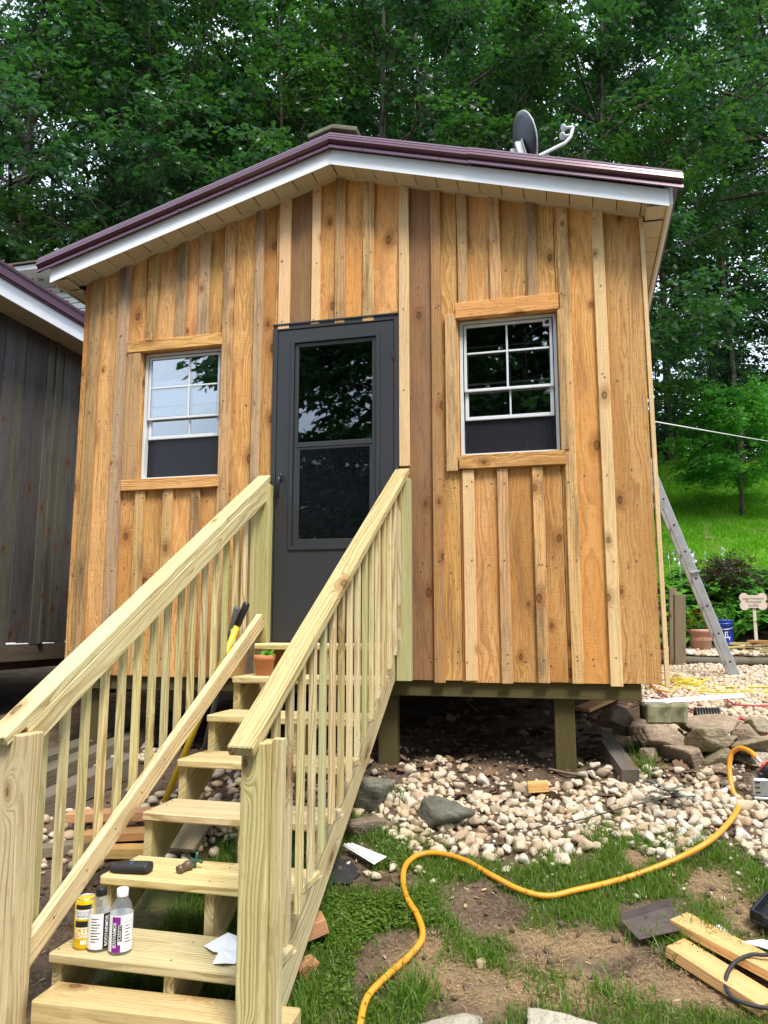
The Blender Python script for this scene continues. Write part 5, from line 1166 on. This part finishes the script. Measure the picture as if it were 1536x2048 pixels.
pl = thing('planter', 'large pink terracotta planter with relief band and flowers, behind the ladder', 'planter', tuple(p)); T = Matrix.Translation(p)
b = MB(); b.lathe([(R*.70, 0), (R*.72, .02), (R*.76, .025), (R*.92, H*.82), (R, H*.84), (R*1.02, H*.97), (R*.97, H), (R*.9, H*.99), (R*.86, H*.9), (.002, H*.9)], 32, T); b.build('pot', M['terra_pink'], pl, True)
for ph in (0, math.pi):
    b = MB(); b.tube([T @ Vector(((R*.845)*math.cos(a), (R*.845)*math.sin(a), H*.52+.022*math.sin(a*12+ph))) for a in np.linspace(0, 2*math.pi, 97)], .007, 5); b.build('relief_band', M['terra_pink'], pl, True)
b = MB(); r = random.Random(5)
for k in range(90):
    a = r.uniform(0, 6.28); leafblade(b, T @ Vector((R*.75*r.uniform(-1, 1), R*.6*r.uniform(-1, 1), H*.9)), (math.cos(a), math.sin(a), r.uniform(.8, 2.4)), .018, r.uniform(.10, .26), .04, 3)
b.build('foliage', M['leaf_lily'], pl)
for mt, n, sx in (('orange_petal', 16, -.4), ('pink', 12, .5), ('yellow_petal', 5, .2)):
    b = MB()
    for k in range(n):
        c = T @ Vector((R*(sx+r.uniform(-.5, .5)), R*r.uniform(-.9, .2), H+r.uniform(.02, .26)))
        for j in range(5): a = j*1.256; leafblade(b, c, (math.cos(a), math.sin(a), .4), .012, .030, .0, 2)
    b.build('flower', M[mt], pl)
yb = 7.5; p = F(1447, 1273, yb); p.z = gzf(p.x, yb)+.02; s = mpp(p); R = 20*s; H = 50*s
bu = thing('bucket', 'blue plastic bucket with white logo behind the ladder', 'bucket', tuple(p)); T = Matrix.Translation(p)
b = MB(); b.lathe([(R*.86, 0), (R*.88, .01), (R*.97, H*.80), (R*1.04, H*.81), (R*1.04, H*.84), (R*.985, H*.85), (R*.99, H*.91), (R*1.05, H*.92), (R*1.05, H), (R*.99, H), (R*.9, H*.2), (.002, H*.2)], 32, T); b.build('body', M['blue'], bu, True)
fa = facecam(p)
for (a0, a1, z0, z1) in ((.15, .22, .28, .52), (.15, .7, .28, .31), (.15, .45, .49, .52), (.55, .62, .2, .3)): band('logo', p, R*.955, fa+a0, fa+a1, H*z0, H*z1, 'print_white', bu)
wrap('logo', 'L', .05, 'print_white', bu, p, R*.962, fa+.42, H*.40)
b = MB(); b.tube([T @ Vector((R*1.07*math.cos(a), R*1.07*math.sin(a)-.0, H*.86-.35*H*max(0, math.sin(-a))*.7)) for a in np.linspace(-math.pi, 0, 20)], .005, 6); b.build('bail_handle', M['galv'], bu, True)
# bone shaped sign
ysn = 7.4; c = F(1506, 1203, ysn); s = mpp(c); sg = thing('sign', 'bone shaped wooden dog sign with dark lettering on a short stake', 'sign', (c.x, ysn, gzf(c.x, ysn)))
w, h = 25*s, 17*s; pts = []
for cx, cy, a0, a1 in ((w*.66, h*.45, -.9, 2.6), (-w*.66, h*.45, .55, 4.05), (-w*.66, -h*.45, 2.25, 5.75), (w*.66, -h*.45, 3.7, 7.2)):
    for k in range(9): a = a0+(a1-a0)*k/8; pts.append((cx+w*.36*math.cos(a), cy+h*.56*math.sin(a)))
Ms = Matrix.Translation((c.x, ysn, c.z)) @ Matrix.Rotation(math.pi/2, 4, 'X')
b = MB(); b.prism(pts, .018, Ms); b.build('board', M['sign'], sg)
for t_, dz, hh, ww in (('House Protected by', .34, .035, w*1.55), ('Princess', -.02, .05, w*1.1), ('Luke', -.42, .05, w*.7)): lettering('lettering', t_, hh, M['brown_ink'], sg, Matrix.Translation((c.x, ysn-.0195, c.z+h*dz)) @ Matrix.Rotation(math.pi/2, 4, 'X'), ww)
plank('stake', sg, (c.x+.01, ysn+.012, gzf(c.x, ysn)-.1), (c.x+.01, ysn+.012, c.z-.02), .045, .022, M['sign'])
# pale boards piled in the bed
for i, (x0, x1, y0, yy, lab) in enumerate(((1445, 1540, 1288, 6.95, 'lowest pale board of the pile in front of the sign'), (1452, 1545, 1283, 7.05, 'middle pale board of the pile in front of the sign'), (1462, 1560, 1278, 7.1, 'upper pale board of the pile in front of the sign'), (1500, 1570, 1285, 6.85, 'reddish board end of the pile in front of the sign'))):
    a = F(x0, y0+12, yy); e = F(x1, y0+14, yy-.25); tag(plank('pale_board', None, (a.x, yy, gzf(a.x, yy)+.03+.04*i), (e.x, yy-.3, gzf(e.x, yy)+.03+.04*i), .14, .03, M['scrap_red' if i == 3 else 'treated'], face=(0, 0, 1)), lab, 'board', 'boards piled in front of the sign')
a, e = G(1409, 1046, .02), G(1417, 1078, .02); tag(plank('plank', None, a, e, .14, .03, M['post_old'], face=(0, -.3, .9)), 'single weathered plank lying on the green hillside lawn', 'plank')
cord('clothesline', [on(0, .468, 1302, 842), on(0, .468, 1302, 842).lerp(F(1620, 893, 15), .5)+Vector((0, 0, -.02)), F(1620, 893, 15)], .0045, 'print_white', 'thin white line stretched from the cabin side across the yard', 'line', 6)
# curtain and shelf inside the right window
V = []; Fc = []
for i in range(25):
    for j in range(2): V.append((-.32+.012*i, .42+.025*math.sin(i*1.3), 3.15-.42*j))
for i in range(24): Fc.append((2*i, 2*i+2, 2*i+3, 2*i+1))
tag(link('curtain', mesh('curtain', V, Fc, M['stripe'], True)), 'striped grey cloth hanging inside the right window', 'curtain')
b = MB(); b.box((-.42, .35, 2.70), (.25, .75, 2.73)); b.box((-.42, .36, 1.42), (-.38, .40, 2.699)); b.box((.2, .36, 1.42), (.24, .40, 2.699)); tag(b.build('table', M['scrap_red']), 'wooden table standing inside behind the right window', 'table')
# ------------------------------------------------------------------ trees
OAK = np.array([(0, .45, .05), (0, 0, 0), (.22, .16, -.02), (.13, .33, 0), (.46, .48, -.08), (.17, .62, 0), (.27, .82, -.06), (0, 1.05, -.06), (-.27, .82, -.06), (-.17, .62, 0), (-.46, .48, -.08), (-.13, .33, 0), (-.22, .16, -.02)])
OAKF = np.array([(0, i, i+1) for i in range(1, 12)]+[(0, 12, 1)], np.int32)
DIA = np.array([(0, 0, 0), (.34, .38, -.05), (0, .45, .04), (-.34, .38, -.05), (0, 1.05, -.05)]); DIAF = np.array([(0, 1, 2), (0, 2, 3), (1, 4, 2), (2, 4, 3)], np.int32)
def leafmesh(name, P, D, N, Sz, mat, tmpl=OAK, tf=OAKF):
    D = D/np.linalg.norm(D, axis=1)[:, None]; S_ = np.cross(D, N); S_ /= np.linalg.norm(S_, axis=1)[:, None]+1e-9; N = np.cross(S_, D)
    V = P[:, None, :]+Sz[:, None, None]*(tmpl[None, :, 0, None]*S_[:, None, :]+tmpl[None, :, 1, None]*D[:, None, :]+tmpl[None, :, 2, None]*N[:, None, :])
    Fc = tf[None]+np.arange(len(P))[:, None, None]*len(tmpl)
    return mesh(name, V.reshape(-1, 3), Fc.reshape(-1, 3), M[mat])
def gen_tree(seed, H, R, h0, nl, leaf, mat, lobed=True, tr=.16, per=13, sprays=3, clusters=13, lean=.02, droop=.25, trunk_top=.97):
    r = np.random.RandomState(seed); mb = MB()
    tp = [Vector((lean*H*math.sin(t*3+seed)*t, lean*H*math.cos(t*2.3+seed*2)*t, H*t)) for t in np.linspace(0, trunk_top, 12)]
    mb.tube(tp, [tr*(1.25 if i == 0 else 1-.88*(i/11)**.9) for i in range(12)], 9)
    P = []; D = []; Nn = []; Sz = []
    for i in range(nl):
        t = h0+(trunk_top-h0)*(i+r.rand())/nl; base = tp[0].lerp(tp[-1], 0); k = t/trunk_top*11; a_, f_ = int(min(k, 10)), k-int(min(k, 10)); base = tp[a_].lerp(tp[a_+1], f_)
        az = i*2.399+r.uniform(-.4, .4); u = (t-h0)/(trunk_top-h0); L = R*(.45+.75*math.sin(math.pi*min(1, .18+.75*u)))*r.uniform(.7, 1.2)
        el = r.uniform(.05, .5)+.7*u*u; d = Vector((math.cos(az)*math.cos(el), math.sin(az)*math.cos(el), math.sin(el)))
        pts = []; p = base.copy(); n = 7
        for q in range(n):
            pts.append(p.copy()); d = (d+Vector((r.uniform(-.22, .22), r.uniform(-.22, .22), r.uniform(-.12, .10)-droop*.12*q/n))).normalized(); p = p+d*(L/(n-1))
        rb = tr*.34*(1-.6*u); mb.tube(pts, [max(.008, rb*(1-.9*q/(n-1))) for q in range(n)], 5, False)
        for c in range(clusters):
            s = (.28+.72*(c+r.rand())/clusters)*(n-1)*.999; bp = pts[int(s)].lerp(pts[int(s)+1], s-int(s))
            td = Vector((math.cos(az+r.uniform(-1.5, 1.5)), math.sin(az+r.uniform(-1.5, 1.5)), r.uniform(-.15, .35))).normalized(); tl = L*r.uniform(.10, .30)
            ep = bp+td*tl; 
            if c % 2 == 0: mb.tube([bp, bp.lerp(ep, .5)+Vector((0, 0, .03*tl)), ep], [.012, .008, .004], 3, False)
            for _ in range(sprays):
                o = np.array(bp.lerp(ep, r.uniform(.35, 1.1)))+r.normal(0, .10, 3)
                sa = az+r.uniform(-1.2, 1.2); sd = np.array([math.cos(sa), math.sin(sa), r.uniform(-.45, .15)]); sl = leaf*r.uniform(3., 5.5)
                tt = (np.arange(per)+r.rand(per))/per; side = np.where(np.arange(per) % 2 == 0, 1., -1.)
                lat = np.array([-math.sin(sa), math.cos(sa), 0])
                pp = o+sd*(tt*sl)[:, None]+np.array([0, 0, -1.])*(tt**2*sl*.22)[:, None]+lat*(side*leaf*.25)[:, None]+r.normal(0, leaf*.28, (per, 3))
                dd = sd*.7+lat*(side*r.uniform(.4, 1.2, per))[:, None]+r.normal(0, .3, (per, 3)); dd[:, 2] -= r.uniform(.0, .7, per)
                nn = r.normal(0, .42, (per, 3)); nn[:, 2] += 1
                P.append(pp); D.append(dd); Nn.append(nn); Sz.append(leaf*r.uniform(.6, 1.25, per))
    cr = leafmesh('crown', np.concatenate(P), np.concatenate(D), np.concatenate(Nn), np.concatenate(Sz), mat, OAK if lobed else DIA, OAKF if lobed else DIAF)
    tk = mesh('trunk', mb.V, mb.F, M['bark'], True)
    return tk, cr
TV = {'oak': gen_tree(1, 17, 4.6, .14, 34, .155, 'leaf_oak', True, .20, clusters=17, per=14), 'maple': gen_tree(2, 16, 4.4, .12, 34, .145, 'leaf_maple', True, .17, clusters=17, per=14),
      'tall': gen_tree(3, 19, 3.8, .22, 30, .17, 'leaf_dark', False, .19, per=15), 'slim': gen_tree(4, 18, 2.7, .34, 22, .17, 'leaf_maple', False, .15, per=14, clusters=11), 'screen': gen_tree(7, 17, 4.6, .08, 34, .34, 'leaf_dark', False, .2, per=13), 'high': gen_tree(6, 18, 4.8, .46, 30, .17, 'leaf_oak', True, .20), 'under': gen_tree(5, 6.5, 2.6, .08, 20, .13, 'leaf_oak', False, .06, per=13, clusters=10)}
def tree(kind, x, y, sc, rz, lab, group=None, name='tree'):
    t = thing(name, lab, 'tree', (x, y, gzf(x, y)-.08), group); t.rotation_euler = (0, 0, rz); t.scale = (sc, sc, sc)
    for nm, me in zip(('trunk', 'crown'), TV[kind]):
        o = bpy.data.objects.new(nm, me); COL.objects.link(o); o.parent = t
    return t
r = random.Random(21)
def place_words(x, y):
    v = Vector((x, y, 6))-CAM_POS; px = 768+1538*v.dot(_r)/v.dot(_f)
    for lim, w in ((0, 'beyond the left picture edge'), (110, 'above the dark cabin'), (230, 'over the left eave'), (340, 'over the left end of the fascia'), (450, 'over the left window'), (560, 'over the left roof slope near the door'), (660, 'just left of the roof peak'), (760, 'just right of the roof peak'), (880, 'over the brown siding board'), (1010, 'left of the satellite dish'), (1110, 'behind the satellite dish'), (1220, 'right of the satellite dish'), (1330, 'over the right end of the fascia'), (1400, 'just right of the cabin'), (1470, 'right of the ladder'), (1536, 'at the right picture edge')):
        if px < lim: return w
    return 'beyond the right picture edge'
near = [('oak', -8.9, 9.3, .84, 'oak with lobed leaves filling the left edge behind the dark cabin'), ('maple', -10.6, 11.6, 1.05, 'broad maple between the two oaks at the left edge'), ('oak', -13.6, 9.0, 1.1, 'oak crown filling the top left picture corner'), ('oak', -12.4, 9.6, 1.05, 'big oak beyond the dark cabin at the far left edge'), ('maple', -6.2, 11.2, .88, 'maple with thin dark limbs behind the left roof slope'), ('oak', -3.6, 10.4, .90, 'oak rising straight behind the roof peak'), ('maple', -1.2, 12.2, .92, 'maple behind the right roof slope left of the satellite dish'), ('oak', 1.0, 13.5, .92, 'oak directly behind the satellite dish'), ('high', 5.6, 14.5, .95, 'large oak at the upper right with pale leaf sprays over the lawn')]
for k, x, y, s, lab in near: tree(k, x, y, s, r.uniform(0, 6), lab)
mid = [('tall', -16.5, 16), ('oak', -14.2, 15.6), ('maple', -12.0, 16.2), ('maple', -9.2, 16.5), ('slim', -6.8, 17.4), ('tall', -4.2, 16.6), ('slim', -1.6, 18.0), ('oak', .6, 19.6), ('tall', -13, 21), ('oak', -10.4, 20.5), ('tall', -7.6, 21.5), ('oak', -5.2, 21), ('tall', -2.8, 21.5), ('slim', 3.2, 22.5), ('slim', 5.3, 22.0), ('slim', 7.6, 23)]
for i, (k, x, y) in enumerate(mid): tree(k, x, y, r.uniform(.85, 1.02), r.uniform(0, 6), {'tall': 'tall', 'slim': 'slender', 'oak': 'lobed leaved', 'maple': 'broad leaved'}[k]+' tree in the second row, '+place_words(x, y), 'second row of wood trees')
for i in range(10):
    x = -21+i*3.3+r.uniform(-.7, .7); y = 25.5+r.uniform(-1.5, 2.5)
    tree(r.choice(('tall', 'slim', 'slim')), x, y, r.uniform(.8, 1.0), r.uniform(0, 6), 'tree deep in the wood near the ridge, '+place_words(x, y), 'wood trees near the ridge')
for i in range(10):
    x = -25+i*4.1+r.uniform(-1, 1); y = 32+r.uniform(-2, 3); tree('slim', x, y, r.uniform(.8, 1.0), r.uniform(0, 6), 'slender tree on the ridge crest, '+place_words(x, y), 'trees on the ridge crest')
for i, (x, y, s) in enumerate(((4.6, 24.0, .9), (6.9, 23.6, .9), (9.0, 24.5, .9), (5.8, 26.0, 1.), (2.9, 23.0, .9), (8.0, 27, 1.), (-12, 13.8, .9), (-15, 15, 1.), (1.2, 20, .9))): tree('under', x, y, s, r.uniform(0, 6), ['low leafy', 'young green', 'thin', 'bushy', 'spreading', 'dark'][i % 6]+' sapling in the shade of the wood, '+place_words(x, y), 'saplings in the wood', 'sapling')
# behind the photographer: what the panes mirror and what keeps the low sky off the gable
for i, (k, x, y, s) in enumerate((('screen', -5.1, -17, .92), ('screen', -7.2, -24, 1.0), ('screen', -3.6, -21, 1.), ('screen', -1.4, -16.5, .85), ('screen', 1.8, -19, .95), ('screen', 6.0, -17, .9), ('maple', 10., -16, .9), ('oak', 14., -13, .9))): tree(k, x, y, s, r.uniform(0, 6), 'leafy tree on the far side of the yard', 'trees across the yard')
# small bright tree on the lawn, red maple shrub
TV['young'] = gen_tree(8, 3.0, 1.15, .30, 24, .095, 'leaf_bright', False, .055, per=13, clusters=13, sprays=4, trunk_top=.92)
p = G(1484, 1032); tree('young', p.x, p.y, 1.0, 1.0, 'small bright green tree standing on the hillside lawn')
TV['redmaple'] = gen_tree(9, 1.22, .40, .66, 14, .04, 'leaf_red', False, .022, per=14, clusters=10, droop=1.3, trunk_top=.93)
p = G(1455, 1205); tree('redmaple', F(1455, 1200, 8.4).x, 8.4, .82, .5, 'small purple leaved weeping maple above the planting bed', name='maple_shrub')
# hosta and lily bed
hm = MB(); r = random.Random(31)
for k in range(46):
    a = r.uniform(0, 6.28); e = r.uniform(.25, 1.6); L = r.uniform(.20, .34); b0 = Vector((.05*math.cos(a), .05*math.sin(a), .0)); d = Vector((math.cos(a), math.sin(a), e))
    tipb = b0+d.normalized()*L*.6; leafblade(hm, tipb, (math.cos(a), math.sin(a), e*.25), .055, .17, .07, 4)
hme = mesh('hosta', hm.V, hm.F, M['leaf_hosta'], True)
lm = MB()
for k in range(60):
    a = r.uniform(0, 6.28); leafblade(lm, (.06*math.cos(a), .06*math.sin(a), 0), (math.cos(a), math.sin(a), r.uniform(1.2, 3.)), .012, r.uniform(.4, .65), .22, 5)
lme = mesh('lily', lm.V, lm.F, M['leaf_lily'], True)
fm = MB()
for k in range(2):
    x0, y0 = r.uniform(-.15, .15), r.uniform(-.15, .15); h = r.uniform(.5, .66); fm.tube([(x0, y0, .1), (x0+.03, y0, h)], .0015, 4)
    for j in range(9): a = r.uniform(0, 6.28); leafblade(fm, (x0+.03, y0, h-.13*r.random()), (math.cos(a), math.sin(a), -.3), .011, .035, .02, 2)
fme = mesh('flower_stalks', fm.V, fm.F, M['white_petal'], True)
for i in range(74):
    y = 7.6+2.9*(i % 37)/37+r.uniform(-.1, .1); x = (y+4.593)*r.uniform(.105, .30); sc = r.uniform(1.1, 1.7)
    if i % 4 == 3 and y < 8.8:
        o = link('lily_plant', lme, None, Matrix.Translation((x, y-.3, gzf(x, y-.3)+.01)) @ Matrix.Rotation(r.uniform(0, 6), 4, 'Z') @ Matrix.Scale(sc, 4)); tag(o, 'clump of strap leaved lilies in front of the hostas, '+('beside the fence posts' if x < .165*(y+4.6) else 'behind the planter' if x < .20*(y+4.6) else 'behind the blue bucket' if x < .235*(y+4.6) else 'near the bone sign'), 'plant', 'lily clumps in the bed')
    else:
        q_ = Vector((x, y, gzf(x, y)+.3))-CAM_POS; qx = 768+1538*q_.dot(_r)/q_.dot(_f)
        t = thing('hosta_plant', 'broad leaved green hosta in the '+('front' if y < 8.6 else 'middle' if y < 9.6 else 'back')+' of the bed, '+('beside the fence posts' if qx < 1380 else 'behind the ladder' if qx < 1430 else 'around the purple maple shrub' if qx < 1490 else 'behind the bone sign'), 'plant', (x, y, gzf(x, y)), 'hostas in the bed'); t.rotation_euler = (0, 0, r.uniform(0, 6)); t.scale = (sc, sc, sc)
        o = bpy.data.objects.new('foliage', hme); COL.objects.link(o); o.parent = t
        if y > 8.8 and i % 6 == 0: o = bpy.data.objects.new('flower_stalk', fme); COL.objects.link(o); o.parent = t
# ------------------------------------------------------------------ grass
def blades(name, n, box, dens, h, w, mat, seed, lie=.35, parent=None, zoff=-.004):
    R_ = np.random.RandomState(seed); x = R_.uniform(box[0], box[1], n); y = R_.uniform(box[2], box[3], n); k = R_.rand(n) < dens(x, y); x, y = x[k], y[k]; n = len(x)
    z = gz(x, y)+zoff; cl = vn(x, y, 6, 8); H = h*R_.uniform(.45, 1.25, n)*(.6+.8*cl); a = R_.uniform(0, 6.283, n); b = R_.uniform(.1, 1., n)*lie*2.2+.1; th = R_.uniform(0, 6.283, n)
    dx, dy = np.cos(a), np.sin(a); sx, sy = np.cos(th)*w*.5, np.sin(th)*w*.5; P0 = np.stack([x, y, z], 1); S_ = np.stack([sx, sy, 0*sx], 1)
    Mid = P0+np.stack([dx*H*b*.35, dy*H*b*.35, H*.62], 1); Tip = P0+np.stack([dx*H*b, dy*H*b, H*(1-.25*b)], 1)
    V = np.stack([P0-S_, P0+S_, Mid+S_*.8, Mid-S_*.8, Tip], 1).reshape(-1, 3); base = np.arange(n)[:, None]*5
    T = np.concatenate([base+np.array([[0, 1, 2]]), base+np.array([[0, 2, 3]]), base+np.array([[3, 2, 4]])])
    return tag(link(name, mesh(name, V, T.astype(np.int32), M[mat]), parent), kind='stuff')
blades('grass', 150000, (-1.8, 1.75, -2.7, -.45), turf, .052, .0042, 'grass', 41)
def sparse(x, y): return .05*(y < -.4)*(x > -1.7)*(vn(x, y, 5, 12) > .4)+.0
blades('grass_tufts', 26000, (-1.7, 1.75, -2.7, .15), sparse, .06, .0045, 'grass', 42)
def tuft(px, py, rad, n, h, seed):
    c = G(px, py); return blades('grass_tuft', n, (c.x-rad*2, c.x+rad*2, c.y-rad*2, c.y+rad*2), lambda x, y: np.exp(-((x-c.x)**2+(y-c.y)**2)/rad**2), h, .0055, 'grass', seed, .5)
for i, q in enumerate(((835, 2000, .07, 900, .11), (1215, 1660, .10, 900, .08), (1275, 1540, .08, 900, .14), (1290, 1510, .06, 500, .12), (1100, 1990, .08, 500, .06), (1240, 2010, .10, 700, .06), (1420, 1690, .09, 500, .06), (240, 1560, .08, 300, .12), (780, 1600, .07, 250, .12), (1330, 1870, .10, 900, .07))): tuft(*q, 50+i)
def strawd(x, y): return (ovals(STRAW, x, y)*.9+.10)*(1-turf(x, y)*.8)*(y < -.5)*(x > -1.6)
R_ = np.random.RandomState(60); n = 60000; x = R_.uniform(-1.7, 1.7, n); y = R_.uniform(-2.7, -.45, n); k = R_.rand(n) < strawd(x, y); x, y = x[k], y[k]; n = len(x); a = R_.uniform(0, 6.283, n); L = R_.uniform(.008, .045, n)
P0 = np.stack([x, y, gz(x, y)+.004+R_.uniform(0, .012, n)], 1); d = np.stack([np.cos(a)*L, np.sin(a)*L, R_.uniform(-.004, .012, n)], 1); s = np.stack([-np.sin(a), np.cos(a), 0*a], 1)*.0013
V = np.stack([P0-s, P0+s, P0+d], 1).reshape(-1, 3); tag(link('dry_grass', mesh('dry_grass', V, np.arange(3*n, dtype=np.int32).reshape(-1, 3), M['straw'])), kind='stuff')
# clover and broad-leaved weeds left of the hose
n = 9000; c_ = G(735, 1850); x = R_.normal(c_.x, .22, n); y = R_.normal(c_.y, .24, n); k = (R_.rand(n) < turf(x, y)*.9+.03) & (vn(x, y, 6, 14) > .4); x, y = x[k], y[k]; n = len(x)
D_ = R_.normal(0, 1, (n, 3)); D_[:, 2] = .2; N_ = R_.normal(0, .35, (n, 3)); N_[:, 2] += 1
tag(link('clover', leafmesh('clover', np.stack([x, y, gz(x, y)+R_.uniform(.008, .04, n)], 1), D_, N_, R_.uniform(.012, .022, n), 'grass', DIA, DIAF)), kind='stuff')
it = [(R_.uniform(-2.8, 1.7), R_.uniform(-2.6, .9), R_.uniform(.008, .03)) for q in range(1500)]; it = [q for q in it if turf(np.array([q[0]]), np.array([q[1]]))[0] < .5]
joined('clods', it, PEB1, IF1, 'clod', None, 66, .1)
# chips, twigs and dead leaves
it = []
R_ = np.random.RandomState(61)
for q in range(900):
    x, y = R_.uniform(-2.6, 1.7), R_.uniform(-2.4, 1.2)
    if turf(np.array([x]), np.array([y]))[0] < .45: it.append((x, y, R_.uniform(.006, .022)))
joined('chips', it, [P*np.array([1.4, .8, .4]) for P in PEB1], IF1, 'chip', None, 62, .2)
n = 500; x = R_.uniform(-1.2, 1.3, n); y = R_.uniform(-.3, 3.5, n); k = (x < .5) | (y < .4); x, y = x[k], y[k]; n = len(x)
D_ = R_.normal(0, 1, (n, 3)); D_[:, 2] *= .15; N_ = R_.normal(0, .5, (n, 3)); N_[:, 2] += 1
M['dead_leaf'] = plain('dead_leaf', (.16, .09, .05), .9)
tag(link('dead_leaves', leafmesh('dead_leaves', np.stack([x, y, gz(x, y)+.02], 1), D_, N_, R_.uniform(.05, .11, n), 'dead_leaf')), kind='stuff')
blades('lawn_grass', 170000, (1.5, 10, 10.0, 25), lambda x, y: (x < .34*(y+4.8))*(x > .05*(y+4.6))*(1-sst(20.5, 24, y))*(.35+.65*sst(.3, .5, vn(x, y, 2.2, 3))), .10, .014, 'lawn', 43, .4)
# leafy undergrowth under the wood: one far mass
n = 60000; x = R_.uniform(-30, 18, n); y = 22+R_.gamma(2., 3.6, n); hgt = np.abs(R_.normal(0, 1.5, n))*(.5+vn(x, y, .35, 6))
k = ~((x > 0) & (y < 23.6)) ; x, y, hgt = x[k], y[k], hgt[k]; n = len(x)
D_ = R_.normal(0, 1, (n, 3)); N_ = R_.normal(0, .6, (n, 3)); N_[:, 2] += 1
tag(link('undergrowth', leafmesh('undergrowth', np.stack([x, y, gz(x, y)+hgt], 1), D_, N_, R_.uniform(.16, .34, n), 'leaf_dark', DIA, DIAF)), kind='stuff')
